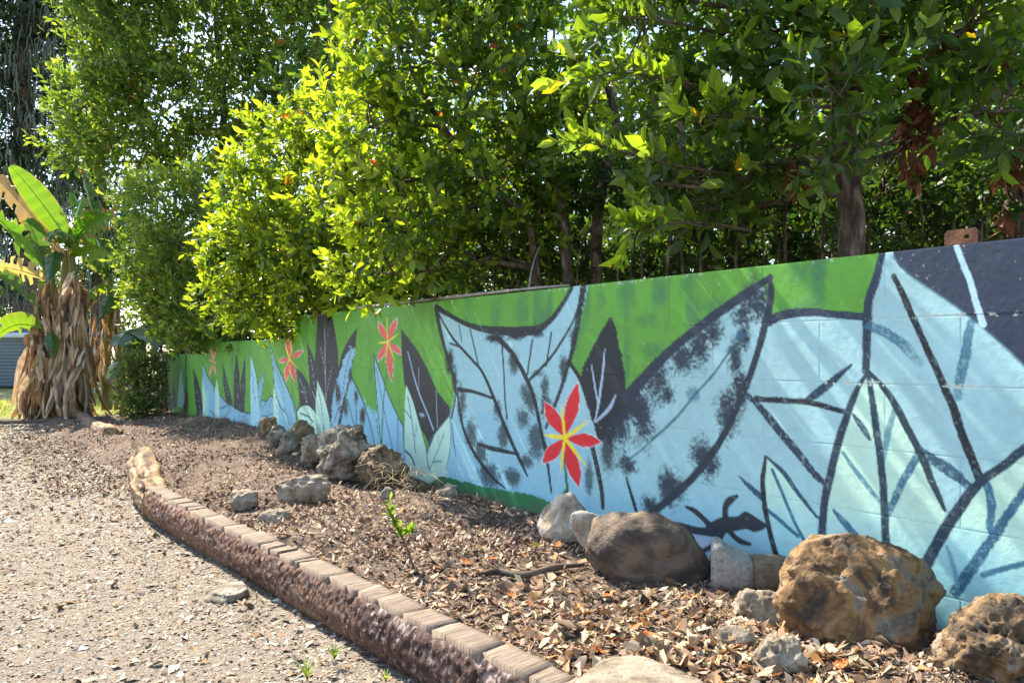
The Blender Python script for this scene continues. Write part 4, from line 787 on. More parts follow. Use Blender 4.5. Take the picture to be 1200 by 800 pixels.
# single orange leaves
ORANGE = mat_noise('orange_dead_leaf', [(0.3, (0.30, 0.07, 0.015)), (0.7, (0.55, 0.17, 0.03))], 30, 0.6, 0.3, 60)
YELLOWL = mat_noise('yellow_dead_leaf', [(0.3, (0.55, 0.36, 0.03)), (0.7, (0.68, 0.48, 0.05))], 30, 0.6, 0.3, 60)
def curled_leaf(seed):
    rr = np.random.default_rng(seed); nu, nv = 9, 5; V = []
    cu, cv = rr.uniform(0.15, 0.5), rr.uniform(0.3, 0.9)
    for i in range(nu):
        f = i / (nu - 1); w = 0.27 * math.sin(math.pi * min(1, f * 0.94 + 0.04)) ** 0.8
        for j in range(nv):
            g = j / (nv - 1) * 2 - 1; V.append((f - 0.5, g * w, cu * (f - 0.5) ** 2 + cv * (g * w) ** 2 * 1.6 + 0.02 * math.sin(f * 9 + g * 3)))
    return mesh_np('fallen_leaf', np.array(V), grid_tris(nu, nv)[:, [0, 2, 1]], ORANGE, None, True)
leaf_meshes = [curled_leaf(k) for k in range(5)]
spots = [(723, 752), (700, 765), (745, 738), (757, 748), (808, 763), (815, 766), (792, 748), (640, 650), (650, 655), (577, 657), (654, 640), (530, 682), (905, 765), (930, 775), (960, 770), (985, 782), (870, 752), (690, 722), (660, 725), (620, 710), (925, 660 + 95), (395, 588), (300, 528), (760, 780), (850, 742), (600, 700), (545, 660), (470, 600), (712, 700)]
for i, (px, py) in enumerate(spots):
    Y = 3.0
    for _ in range(12):
        X = (px - 600) / F * Y; t, q = tq_of(X, Y); zg = float(bed_z(np.array([t]), np.array([max(q, 0.0)]))[0]) + 0.012; Y = (1 - zg) * F / (py - 415)
    o = bpy.data.objects.new('fallen_leaf', leaf_meshes[i % 5]); s = random.uniform(0.05, 0.075); o.scale = (s, s, s); o.location = ((px - 600) / F * Y, Y, zg + 0.012)
    o.rotation_euler = (random.uniform(-0.5, 0.5), random.uniform(-0.5, 0.5), random.uniform(0, 6.28)); link(o)
    tag(o, 'curled orange dead leaf lying on the brown litter', 'fallen leaf', 'orange fallen leaves')
def ground_point(px, py, bed=True, lift=0.0):
    Y = 3.5
    for _ in range(14):
        X = (px - 600) / F * Y; t, q = tq_of(X, Y)
        zg = float(bed_z(np.array([t]), np.array([max(q, 0.0)]))[0]) if bed else -0.2
        Y = (1 - zg - lift) * F / (py - 415)
    return np.array([(px - 600) / F * Y, Y, zg + lift])
me = leaf_meshes[1].copy(); me.materials[0] = YELLOWL
o = bpy.data.objects.new('fallen_leaf', me); o.scale = (0.05,) * 3; o.location = ground_point(628, 638, True, 0.03); o.rotation_euler = (0.9, 0.2, 0.4); link(o); tag(o, 'single bright yellow leaf on the litter below the white edged stone', 'fallen leaf')
# fallen branch
mb = MB(); a = [ground_point(x, y, True, l) for x, y, l in ((563, 671, 0.02), (585, 670, 0.03), (612, 673, 0.035), (640, 667, 0.04), (662, 663, 0.03), (684, 661, 0.02))]
mb.tube(spline(a, 6), np.interp(np.linspace(0, 1, 31), [0, 0.1, 0.6, 1], [0.010, 0.016, 0.017, 0.012]), 9, wob=0.005, seed=4)
mb.tube(spline([a[1], a[1] + np.array([-0.02, -0.03, 0.02]), a[1] + np.array([-0.07, -0.05, 0.015])], 5), np.linspace(0.012, 0.006, 11), 7)
o = mb.build('fallen_branch', TWIG, None, True, origin=a[2]); tag(o, 'crooked brown stick lying on the leaf litter', 'branch')

# ------------------------------------------------------------------ foliage
TM8 = (np.array([(0, 0, 0), (0, .36, -.01), (0, .72, -.02), (0, 1, -.07), (-.38, .28, .07), (-.40, .64, .06), (.38, .28, .07), (.40, .64, .06)], float),
       np.array([(0, 1, 4), (4, 1, 2), (4, 2, 5), (5, 2, 3), (0, 6, 1), (6, 7, 2), (6, 2, 1), (7, 3, 2)]))
TM4 = (np.array([(0, 0, 0), (-.42, .48, .06), (0, 1, -.04), (.42, .48, .06), (0, .5, 0)], float), np.array([(0, 4, 1), (1, 4, 2), (0, 3, 4), (3, 2, 4)]))
TM2 = (np.array([(0, 0, 0), (-.42, .5, .05), (0, 1, -.03), (.42, .5, .05)], float), np.array([(0, 2, 1), (0, 3, 2)]))
def nrm(v): return v / (np.linalg.norm(v, axis=-1, keepdims=True) + 1e-9)
def sprays(pos, dirn, nl, tl, ll, lw, tm, r, spread=(0.6, 1.15), young_lit=None, cols=None, droop=0.0):
    """leaves set along short twigs; returns verts, tris, colours"""
    n = len(pos); k = np.tile(np.arange(nl), n); ti = np.repeat(np.arange(n), nl)
    f = (k + 0.5) / nl; d = dirn[ti]; tl_ = (tl * r.uniform(0.7, 1.3, n))[ti]
    base = pos[ti] + d * ((f - 0.4) * tl_)[:, None]
    a0 = nrm(np.cross(d, np.array([0.13, 0.27, 0.95]))); b0 = np.cross(d, a0)
    az = k * 2.4 + r.uniform(0, 6.28, n)[ti] + r.normal(0, 0.3, n * nl); per = a0 * np.cos(az)[:, None] + b0 * np.sin(az)[:, None]
    ang = r.uniform(*spread, n * nl) * (1.15 - 0.5 * f)
    y = nrm(d * np.cos(ang)[:, None] + per * np.sin(ang)[:, None] + np.array([0, 0, 1.0]) * (r.normal(0.0, 0.18, n * nl) - droop)[:, None])
    z = nrm(d - (d * y).sum(1, keepdims=True) * y + 0.25 * r.normal(size=(n * nl, 3))); z = nrm(z - (z * y).sum(1, keepdims=True) * y); x = np.cross(y, z)
    Ls = ll * np.clip(r.lognormal(-0.08, 0.26, n * nl), 0.4, 1.5) * (0.75 + 0.35 * np.sin(f * 3.0)); tv, tt = tm
    V = base[:, None, :] + Ls[:, None, None] * (tv[None, :, 0, None] * lw * x[:, None, :] + tv[None, :, 1, None] * y[:, None, :] + tv[None, :, 2, None] * z[:, None, :])
    m = len(tv); T = tt[None] + (np.arange(n * nl) * m)[:, None, None]
    old, new, odd = cols
    w = np.clip(f * 0.9 + (young_lit[ti] if young_lit is not None else 0) - 0.55 + r.normal(0, 0.16, n * nl), 0, 1)[:, None]
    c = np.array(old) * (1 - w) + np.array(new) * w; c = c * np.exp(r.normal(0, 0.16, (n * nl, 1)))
    o = r.uniform(0, 1, n * nl) < 0.003; c[o] = np.array(odd)
    return V.reshape(-1, 3), T.reshape(-1, 3), np.repeat(c, m, 0)

def lobe_points(lobes, dens, r, shell=0.45, rough=0.28):
    """points through a union of lumpy lobes, thicker towards the outside; lobes: (centre, radii)"""
    out_p, out_d, out_f = [], [], []
    for li, (c, R) in enumerate(lobes):
        R = np.array(R); n = int(dens * (R[0] * R[1] + R[1] * R[2] + R[0] * R[2]) / 3 * 12.57)
        u = nrm(r.normal(size=(n, 3))); rad = shell + (1 - shell) * r.uniform(0, 1, n) ** 0.6
        rad = rad * (1 + rough * fbm(u * 2.3 + li * 5.1, 3, 200 + li)); gap = vnoise(u * 3.1 + li * 3.3, 300 + li) > -0.45
        u, rad = u[gap], rad[gap]; p = c + u * R * rad[:, None]
        out_p.append(p); out_d.append(nrm(u + np.array([0, 0, 0.35]) + 0.55 * r.normal(size=u.shape))); out_f.append(rad)
    return np.vstack(out_p), np.vstack(out_d), np.concatenate(out_f)

def px_lobes(lst, ky=1.0):
    out = []
    for (px, py, Y, rx, *rest) in lst:
        ry = rest[0] if rest else rx; a, b = rx / F * Y, ry / F * Y; out.append((P(px, py, Y), (a, (a + b) / 2 * ky, b)))
    return out

def limb_path(a, b, r, sag=0.12):
    a, b = np.asarray(a, float), np.asarray(b, float); L = np.linalg.norm(b - a); m1 = a * 0.66 + b * 0.34 + r.normal(0, sag * L * 0.5, 3) + np.array([0, 0, 0.06 * L]); m2 = a * 0.3 + b * 0.7 + r.normal(0, sag * L * 0.5, 3)
    return spline([a, m1, m2, b], 5)

def tree(label, stems, lobes, dens, ll, lw, tm, cols, nl=8, tl=0.26, seed=0, mat=None, name='tree', cat='tree', group=None, limbs=True, branchlets=6, shell=0.45, droop=0.0, young_lit=0.0, sub_r=0.012, twigs=0, extra=None, clear=None, lit_fn=None):
    r = np.random.default_rng(seed); base = stems[0][0][0]
    root = empty(name, base, label, cat, group)
    for path, r0, r1 in stems:
        mb = MB(); sp = spline(path, 8); sp[1:-1] += r.normal(0, r0 * 0.06, (len(sp) - 2, 3)); fl = np.linspace(0, 1, len(sp)); rad = r0 * (1 - fl) + r1 * fl; rad = rad * (1 + 0.35 * np.exp(-fl * 14))
        mb.tube(sp, rad, 12 if r0 > 0.05 else 7, wob=r0 * 0.07, seed=seed); mb.build('trunk', BARK, root, True)
    p, d, f = lobe_points(lobes, dens, r, shell)
    if clear is not None: k = clear(p); p, d, f = p[k], d[k], f[k]
    yg_lit = young_lit + 0.35 * smooth(f, 0.8, 1.15) + 0.25 * smooth(d @ np.array(sdir), 0.0, 0.9)  # sprays facing the sun get the brighter tint, sunlight put into leaf colour
    if lit_fn is not None: yg_lit = yg_lit + lit_fn(p)
    V, T, c = sprays(p, d, nl, tl, ll, lw, tm, r, young_lit=yg_lit, cols=cols, droop=droop)
    if extra is not None:
        V2, T2, c2 = sprays(extra[0], extra[1], nl + 2, tl, ll, lw, tm, r, spread=(0.5, 0.95), young_lit=np.full(len(extra[0]), young_lit + 0.55), cols=cols)
        T = np.vstack([T, T2 + len(V)]); V = np.vstack([V, V2]); c = np.vstack([c, c2])
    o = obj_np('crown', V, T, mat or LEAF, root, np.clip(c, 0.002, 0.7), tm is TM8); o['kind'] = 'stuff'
    if limbs:
        near = group == 'trees behind the mural wall'; mb = MB(); allst = np.vstack([spline(s[0], 8) for s in stems])
        for li, (cc, R) in enumerate(lobes):
            low = allst[allst[:, 2] < cc[2] + 0.1]; low = low if len(low) else allst
            q = low[np.argmin(np.linalg.norm((low - cc) * np.array([1, 1, 0.6]), axis=1))]
            L = np.linalg.norm(cc - q); rr = max(0.012, min(0.05, 0.018 * L + 0.008)) * (stems[0][1] / 0.08) ** 0.5
            path = limb_path(q, cc, r); ml = MB() if near else mb; ml.tube(path, np.linspace(rr, rr * 0.4, len(path)), 6, False)
            if near: ml.build('limb', BARK, root, True)
            for b in range(branchlets):
                u = nrm(r.normal(size=3) + np.array([0, 0, 0.4])); e = cc + u * np.array(R) * r.uniform(0.7, 0.98); s0 = path[r.integers(len(path) // 2, len(path))]
                bp = limb_path(s0, e, r); mb.tube(bp[::2], np.linspace(sub_r, sub_r * 0.35, len(bp[::2])), 3, False)
        if twigs:
            for i in r.choice(len(p), min(twigs, len(p)), replace=False): mb.tube([p[i] - d[i] * tl * 0.6, p[i], p[i] + d[i] * tl * 0.6], [0.0045, 0.0035, 0.002], 3, False)
        if extra is not None:
            for path in extra[2]: mb.tube(path, np.linspace(0.012, 0.003, len(path)), 5, False)
            for i in range(len(extra[0])): mb.tube([extra[0][i] - extra[1][i] * tl * 0.5, extra[0][i] + extra[1][i] * tl * 0.6], [0.004, 0.002], 3, False)
        mb.build('twigs', TWIG, root, True)['kind'] = 'stuff'
    return root

OLD, NEW_LIT, ODD = (0.058, 0.118, 0.016), (0.30, 0.38, 0.028), (0.42, 0.13, 0.02)
LAUREL = (OLD, NEW_LIT, ODD); DARKG = ((0.062, 0.122, 0.022), (0.24, 0.34, 0.025), (0.5, 0.38, 0.02)); FINE = ((0.09, 0.15, 0.032), (0.30, 0.38, 0.05), (0.32, 0.13, 0.04)); BACK = ((0.06, 0.12, 0.02), (0.19, 0.29, 0.03), (0.25, 0.12, 0.03))
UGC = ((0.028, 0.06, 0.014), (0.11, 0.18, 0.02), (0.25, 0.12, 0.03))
GZ = -0.05
def stem(px, Y, pts, z0=GZ):    # px base, list of (px, py) upward at depth Y
    return [np.array([(px - 600) / F * Y, Y, z0])] + [P(a, b, Y + dy) for a, b, dy in pts]

# right tree with the thick trunk
rt = np.random.default_rng(5)
def branch_sprays(paths, per):
    pos, dr, pp = [], [], []
    for pts in paths:
        pa = spline([P(*q) for q in pts], 8); pp.append(pa); tg = nrm(np.gradient(pa, axis=0)); n = per
        for f in np.linspace(0.25, 1.0, n):
            i = min(int(f * (len(pa) - 1)), len(pa) - 1); dd = nrm(tg[i] * 0.9 + np.array([0, 0, 0.45]) + 0.35 * rt.normal(size=3)); pos.append(pa[i] + dd * 0.05); dr.append(dd)
    return np.array(pos), np.array(dr), pp
right_lobes = px_lobes([(755, 30, 4.9, 75), (850, 55, 4.7, 85), (940, 35, 4.5, 80), (1040, 30, 4.3, 85), (1130, 40, 4.2, 80), (1195, 130, 4.1, 65), (800, 140, 5.0, 70), (870, 180, 4.9, 65), (765, 215, 5.0, 45, 40), (975, 110, 4.1, 55, 45), (1090, 120, 4.6, 50, 40), (1030, 170, 4.15, 30, 35), (960, 190, 4.2, 28, 30), (830, 245, 5.0, 50, 35), (900, -50, 4.5, 75), (1060, -60, 4.3, 80), (770, -60, 4.9, 70), (1200, -40, 4.1, 70)])
bs_ = branch_sprays([[(860, 205, 4.8), (800, 195, 4.6), (740, 180, 4.4), (684, 166, 4.25)], [(870, 110, 4.7), (790, 95, 4.5), (730, 85, 4.35), (682, 92, 4.3)], [(850, 40, 4.7), (780, 25, 4.5), (735, 20, 4.35), (704, 8, 4.3)], [(880, 270, 4.9), (830, 262, 4.7), (780, 262, 4.5), (738, 272, 4.4)], [(900, 140, 4.5), (850, 135, 4.3), (815, 140, 4.2)]], 9)
tr = tree('thick trunked tree with large glossy leaves and brown dead clusters at the right', [(stem(998, 4.65, [(997, 250, 0), (990, 170, 0), (995, 100, 0), (1005, 20, 0), (1010, -90, 0)]), 0.08, 0.06), ([P(992, 115, 4.65), P(965, 60, 4.6), P(935, 20, 4.6), P(910, -60, 4.5)], 0.05, 0.03), ([P(1000, 90, 4.65), P(1030, 50, 4.5), P(1070, 0, 4.4)], 0.04, 0.02)], right_lobes, 34, 0.115, 0.50, TM8, DARKG, nl=8, tl=0.3, seed=51, extra=bs_, group='trees behind the mural wall', shell=0.55, twigs=300)
# hanging dead clusters in it
def dead_cluster(root, px, py, Y, rx, ry, n, seed):
    r = np.random.default_rng(seed); c = P(px, py, Y); p = c + np.clip(r.normal(size=(n, 3)), -2, 2) * np.array([rx, rx * 0.7, ry]) / F * Y * 0.55; d = nrm(np.array([0, 0, -1.0]) + 0.45 * r.normal(size=(n, 3)))
    V, T, cc = sprays(p, d, 6, 0.16, 0.10, 0.45, TM4, r, spread=(0.2, 0.7), cols=((0.13, 0.05, 0.022), (0.30, 0.12, 0.05), (0.42, 0.16, 0.05)))
    obj_np('dead_leaf_cluster', V, T, DRY, root, cc, True)['label'] = 'brown dead leaves hanging in the tree'
for a in ((1078, 115, 4.45, 26, 40, 26), (1066, 165, 4.45, 12, 30, 14), (930, 205, 4.6, 8, 22, 9), (1108, 45, 4.4, 16, 16, 8), (1185, 195, 4.3, 12, 25, 8), (1170, 60, 4.3, 12, 14, 6), (1172, 262, 4.5, 6, 14, 4)): dead_cluster(tr, *a, seed=int(a[0]))

# tree at the far right, dark trunk
tree('dark leaning trunk tree at the right edge behind the wall', [(stem(1192, 5.0, [(1190, 240, 0), (1186, 170, 0), (1180, 90, 0.1), (1170, -60, 0.2)]), 0.075, 0.05)], px_lobes([(1160, 100, 5.4, 60), (1230, 150, 5.2, 70), (1150, -20, 5.4, 90), (1240, 20, 5.0, 90)]), 36, 0.12, 0.55, TM4, DARKG, seed=57, group='trees behind the mural wall')

# centre tree
cl = px_lobes([(480, 55, 6.2, 85), (432, 150, 6.3, 62), (405, 220, 6.5, 48), (560, 100, 6.3, 105), (640, 60, 6.5, 90), (575, 215, 6.3, 85, 75), (480, 250, 6.3, 75), (645, 175, 6.7, 65), (550, -45, 6.3, 80), (650, -60, 6.5, 70), (450, -15, 6.3, 55), (515, 305, 6.4, 55, 40), (440, 320, 6.5, 50, 40), (600, 275, 6.6, 45, 35)])
lit_left = lambda p: 0.45 * smooth(-(p[:, 0] + 0.15 * p[:, 2]), 0.2, 1.1) - 0.15  # sunlit left half painted yellower, shaded right half darker, in the leaf colour
tree('large leafy evergreen in the middle with several slim stems', [(stem(672, 6.5, [(662, 270, 0), (640, 200, 0), (610, 120, 0), (570, 0, 0)]), 0.055, 0.03), (stem(700, 6.6, [(700, 270, 0), (712, 200, 0), (722, 140, 0), (690, 40, 0)]), 0.055, 0.03), (stem(640, 6.4, [(625, 290, 0), (590, 230, 0), (520, 150, 0), (470, 60, 0)]), 0.04, 0.02)], cl, 46, 0.098, 0.52, TM8, LAUREL, nl=8, tl=0.25, seed=61, group='trees behind the mural wall', young_lit=0.24, shell=0.58, twigs=300, lit_fn=lit_left)

# bright round tree left of it
ll_ = px_lobes([(288, 235, 8.6, 48), (340, 185, 8.5, 58), (385, 145, 8.3, 50), (335, 285, 8.5, 65), (268, 300, 8.7, 38), (395, 275, 8.2, 60), (300, 350, 8.7, 38, 32), (375, 335, 8.3, 50, 38), (425, 215, 8.2, 45), (258, 345, 9.0, 28), (430, 330, 7.9, 45, 32), (300, 382, 9.3, 36, 14), (335, 376, 8.9, 28, 14)])
tree('bright yellow green bushy tree overhanging the stepped part of the wall', [(stem(338, 9.6, [(338, 350, -0.1), (335, 280, -0.3), (345, 200, -0.6)]), 0.06, 0.03), (stem(380, 9.0, [(378, 340, 0), (370, 270, -0.2), (395, 180, -0.4)]), 0.045, 0.02)], ll_, 54, 0.10, 0.5, TM8, LAUREL, nl=8, tl=0.25, seed=67, group='trees behind the mural wall', young_lit=0.42, shell=0.5)

# finer tree over the far end of the wall
fl_ = px_lobes([(185, 245, 12.0, 42), (160, 225, 12.2, 24), (165, 300, 12.0, 28), (215, 290, 11.8, 48), (185, 345, 12.0, 40), (225, 355, 11.6, 42, 36), (240, 225, 12.0, 38), (255, 375, 11.4, 34, 20), (200, 385, 12.2, 34, 20), (225, 396, 11.4, 34, 13), (270, 388, 10.6, 32, 14)])
tree('medium green tree with fine leaves over the far end of the wall', [(stem(222, 13.2, [(220, 360, -0.2), (210, 300, -0.6), (205, 230, -0.9)]), 0.07, 0.03)], fl_, 48, 0.10, 0.5, TM4, FINE, nl=9, tl=0.3, seed=71, mat=LEAF_FAR, group='trees behind the mural wall', young_lit=0.12)

# tall back tree on the left with open crown
tb_ = px_lobes([(108, 120, 16, 48), (90, 165, 16, 34), (150, 65, 16, 60), (195, 130, 16, 60), (245, 45, 16.5, 70), (290, 120, 16.5, 60), (340, 50, 17, 62), (390, 90, 17, 48), (120, 10, 16, 50), (205, -45, 16, 70), (320, -50, 17, 80), (420, 20, 17, 48), (150, 190, 16, 40), (230, 190, 16.5, 44), (330, 160, 17, 50), (420, -60, 17, 70), (100, -50, 16, 60)])
tree('tall spreading tree with fine pale leaves above the banana plants', [(stem(262, 17.0, [(255, 330, 0), (240, 250, 0), (200, 190, -0.3), (165, 120, -0.5), (140, 40, -0.5)]), 0.16, 0.06), ([P(242, 250, 17), P(262, 150, 16.8), P(255, 50, 16.8), P(250, -40, 16.8)], 0.10, 0.04), ([P(248, 280, 17), P(320, 160, 17), P(380, 60, 17)], 0.09, 0.03)], tb_, 22, 0.16, 0.55, TM2, FINE, nl=9, tl=0.55, seed=73, mat=LEAF_FAR, group='tall trees in the background', sub_r=0.02)

# trees further behind, filling the background
back = [(470, 12.5, 0.6, 1), (590, 10.5, 0.2, 2), (690, 12.0, 0.5, 3), (790, 9.5, 0.3, 4), (880, 11.0, 0.0, 5), (985, 8.8, 0.3, 6), (1080, 9.8, 0.1, 7), (1190, 8.6, 0.2, 8), (1290, 9.6, 0.3, 9), (400, 15.0, .4, 10)]
words_ = ['first of the background trees behind the middle evergreen', 'slim background tree showing under the middle evergreen', 'background tree between the middle evergreen and the right hand tree', 'background tree behind the reaching sunlit sprays', 'background tree just left of the thick trunk', 'background tree directly behind the thick trunk', 'background tree behind the brown dead leaf clusters', 'background tree behind the rusty bracket', 'background tree beyond the right edge', 'farthest background tree between the bright tree and the middle evergreen']
for (px, Y, dz, sd), lb in zip(back, words_):
    r_ = np.random.default_rng(900 + sd); lob = []
    for k in range(15):
        lob.append((px + r_.uniform(-75, 75), r_.uniform(-60, 200) if k < 8 else r_.uniform(170, 335), Y + r_.uniform(-0.8, 0.8), r_.uniform(48, 80), r_.uniform(40, 65)))
    tree('dense dark green ' + lb, [(stem(px, Y, [(px + r_.uniform(-8, 8), 250, 0), (px + r_.uniform(-15, 15), 120, 0), (px + r_.uniform(-20, 20), -20, 0)]), r_.uniform(0.05, 0.09), 0.03), (stem(px + 30, Y + .3, [(px + 36, 270, 0), (px + 50, 150, 0), (px + 60, 30, 0)]), 0.04, 0.02)], px_lobes(lob), 4.6, 0.15, 0.62, TM2, BACK, nl=8, tl=0.4, seed=80 + sd, mat=LEAF_FAR, group='trees in the background', branchlets=3)

# undergrowth right behind the wall
ug = [(520, 7.6, 322), (575, 7.0, 318), (630, 6.9, 310), (690, 6.6, 305), (745, 6.2, 300), (800, 6.0, 296), (850, 5.8, 290), (905, 5.6, 284), (955, 5.6, 276), (1045, 5.2, 268), (1095, 5.1, 262), (1150, 4.9, 258), (1215, 4.8, 250), (460, 8.3, 330), (420, 8.8, 338), (375, 10.2, 360), (320, 11.0, 372), (285, 12.2, 380), (245, 13.4, 388), (210, 14.6, 395)]
UGN = ['above the painted left ear', 'above the dip between painted ears', 'above the painted right ear', 'above the dark painted leaf with pale veins', 'above the green gap by the painted leaf', "above the large painted leaf's middle", "above the large painted leaf's upper edge", "above the large painted leaf's tip", 'just left of the thick trunk', 'just right of the thick trunk', 'left of the rusty bracket', 'right of the rusty bracket', 'at the right edge of the frame', 'above the dark leaf beside the third flower', 'above the third painted flower', 'above the tall dark painted leaf', 'above the step in the wall', 'above the second painted flower', 'above the farthest painted flower', 'at the far end of the wall']
for i, (px, Y, py) in enumerate(ug):
    r_ = np.random.default_rng(700 + i); st_ = []
    for k in range(3):
        a = px + r_.uniform(-30, 30); st_.append((stem(a, Y + r_.uniform(-.2, .3), [(a + r_.uniform(-6, 6), py + 10, 0), (a + r_.uniform(-30, 30), py - 60, 0), (a + r_.uniform(-50, 50), py - 130, 0)]), r_.uniform(0.008, 0.018), 0.005))
    lob = [(px + r_.uniform(-25, 25), py - r_.uniform(0, 110), Y + r_.uniform(-0.2, 0.4), r_.uniform(26, 40), r_.uniform(24, 38)) for k in range(5)] + [(px + dx_, py + 14, Y + .5, 32, 26) for dx_ in (-26, 0, 26)]
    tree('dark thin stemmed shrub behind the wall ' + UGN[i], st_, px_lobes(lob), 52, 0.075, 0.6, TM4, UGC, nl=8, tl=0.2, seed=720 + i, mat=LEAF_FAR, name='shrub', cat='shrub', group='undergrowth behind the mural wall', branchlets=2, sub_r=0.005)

# ------------------------------------------------------------------ banana plants
BAN = mat_leaf('banana_leaf', 0.4, 0.5, (1.3, 1.25, 0.4), 0.5)
DEADBAN = mat_leaf('dead_banana_leaf', 0.8, 0.2, (1.1, 0.95, 0.75), 0.2)
def blade(a, b, width, sag, r, nu=26, nv=6, torn=0.25, fold=0.35, twist=0.0, side=None, col=(0.09, 0.19, 0.025), edge=(0.35, 0.22, 0.08), taper=0.55):
    """a long blade from a to b with drooping halves and torn edges"""
    a, b = np.asarray(a, float), np.asarray(b, float); L = np.linalg.norm(b - a); f = np.linspace(0, 1, nu); mid = a + (b - a) * f[:, None]; mid[:, 2] += sag * L * np.sin(f * math.pi * 0.8) - 0
    tg = nrm(np.gradient(mid, axis=0)); sd = nrm(np.cross(tg, np.array([0, 0, 1.0]))) if side is None else nrm(np.asarray(side, float) - (tg @ np.asarray(side, float))[:, None] * tg)
    up = np.cross(sd, tg); w = width * np.sin(np.clip(f * 0.93 + 0.05, 0, 1) * math.pi) ** taper
    V = []; cc = []
    for s in (-1, 1):
        tear = np.zeros(nu); k = 0
        for i in range(nu):
            if r.uniform() < torn: tear[i] = r.uniform(0.3, 0.9)
        for j in range(nv):
            g = j / (nv - 1); ang = fold + 0.5 * fold * g; dr = tear * g * 0.10
            x = mid + sd * (s * w * g * math.cos(ang))[:, None] + up * (-w * g * math.sin(ang) * 1.0)[:, None] + tg * (r.normal(0, 0.006, nu) * g)[:, None] + up * (0.012 * np.sin(f * 40 + s) * g)[:, None]
            x = x - np.array([0, 0, 1.0]) * (tear * g ** 2 * width * 0.7)[:, None]
            V.append(x); e = smooth(np.full(nu, g), 0.75, 1.0)[:, None] * r.uniform(0, 0.8, (nu, 1))
            cc.append((np.array(col) * (1 + 0.12 * np.sin(f * 55))[:, None]) * (1 - e) + np.array(edge) * e)
    V = np.array(V).reshape(2, nv, nu, 3); cc = np.array(cc).reshape(2, nv, nu, 3); T = []
    idx = np.arange(2 * nv * nu).reshape(2, nv, nu)
    for s in range(2):
        for i in range(nu - 1):
            cut = r.uniform() < torn; j1 = nv - 1
            for j in range(nv - 1):
                if cut and j >= 2: continue
                q = (idx[s, j, i], idx[s, j, i + 1], idx[s, j + 1, i + 1], idx[s, j + 1, i])
                T += [(q[0], q[1], q[2]), (q[0], q[2], q[3])] if s else [(q[0], q[2], q[1]), (q[0], q[3], q[2])]
    Vf, Cf = V.reshape(-1, 3), cc.reshape(-1, 3)
    m = MB(); m.tube(mid, np.linspace(0.02, 0.005, nu) * (width / 0.3), 5); n0 = len(Vf)
    return Vf, np.array(T), Cf, m, np.tile(np.clip(np.array(col) * 1.9, 0, 0.6), (len(m.V[0]), 1))
def leaf_part(root, mat, parts):
    V, T, c, m, mc = parts; lf = obj_np('leaf', V, T, mat, root, np.clip(c, 0.01, 0.6), True)
    rib = bpy.data.objects.new('midrib', mesh_np('midrib', m.V[0] - np.array(root.location), m.T[0], mat, mc, True)); link(rib, lf); return lf
def banana_leaf(root, a, b, w, sag, r, **kw):
    return leaf_part(root, BAN, blade(a, b, w * 0.8, sag, r, **kw))
def dead_mesh(seed, L=1.0):
    r = np.random.default_rng(seed); nu, nv = 16, 5; f = np.linspace(0, 1, nu); w = 0.042 * np.sin(np.clip(f * 0.9 + 0.08, 0, 1) * math.pi) ** 0.6 * (1 + 0.12 * r.normal(size=nu))
    mx = 0.07 * np.sin(f * r.uniform(2, 4) + r.uniform(0, 6)); my = 0.05 * np.sin(f * 5 + r.uniform(0, 6)); V = []; c = []
    base = np.array([(0.34, 0.23, 0.125), (0.46, 0.33, 0.19), (0.24, 0.145, 0.075), (0.38, 0.21, 0.09), (0.54, 0.42, 0.28)][seed % 5])
    for j in range(nv):
        g = j / (nv - 1) * 2 - 1; tw = 1.8 * np.sin(f * 3 + seed) * 0.5; V.append(np.stack([mx + w * g * np.cos(tw), my + w * g * np.sin(tw) + 0.03 * np.sin(g * 7 + f * 6) + 0.006 * r.normal(size=nu), -f * L + 0.008 * r.normal(size=nu)], 1))
        c.append(base * np.exp(r.normal(0, 0.22, (nu, 1))))
    V = np.array(V).reshape(-1, 3); T = grid_tris(nv, nu); k = r.uniform(size=len(T)) > 0.0
    return mesh_np('dead_leaf', V, T[k], DEADBAN, np.array(c).reshape(-1, 3), True)
DEADM = [dead_mesh(k) for k in range(15)]
def banana(label, base, stems_, leaves, dead, seed):
    r = np.random.default_rng(seed); root = empty('banana_plant', base, label, 'banana plant', 'banana plants by the lawn')
    for a, b in stems_:
        m = MB(); sp = limb_path(a, b, r, 0.03); m.tube(sp, np.linspace(0.11, 0.06, len(sp)), 10, wob=0.012, seed=seed); m.build('stem', STEMM, root, True)
    for kw in leaves:
        kw = dict(kw); banana_leaf(root, kw.pop('a'), kw.pop('b'), kw.pop('w'), kw.pop('sag'), r, **kw)
    for (p, L, yaw, lean) in dead:
        o = bpy.data.objects.new('dead_leaf', DEADM[r.integers(len(DEADM))]); link(o, root); o.location = [float(v) for v in (np.array(p) - np.array(base))]; s = L; o.scale = (s * r.uniform(0.7, 1.3), s * r.uniform(0.7, 1.3), s); o.rotation_euler = (lean * r.uniform(-1, 1), lean, yaw)
    return root
STEMM = mat_noise('banana_stem', [(0.3, (0.12, 0.11, 0.03)), (0.6, (0.22, 0.21, 0.06)), (0.8, (0.25, 0.17, 0.09))], 5, 0.6, 0.4, 30, (1, 1, .3))
YB = 14.3; rb = np.random.default_rng(77)
def D(px, py, dy=0.0): return P(px, py, YB + dy)
dead = []
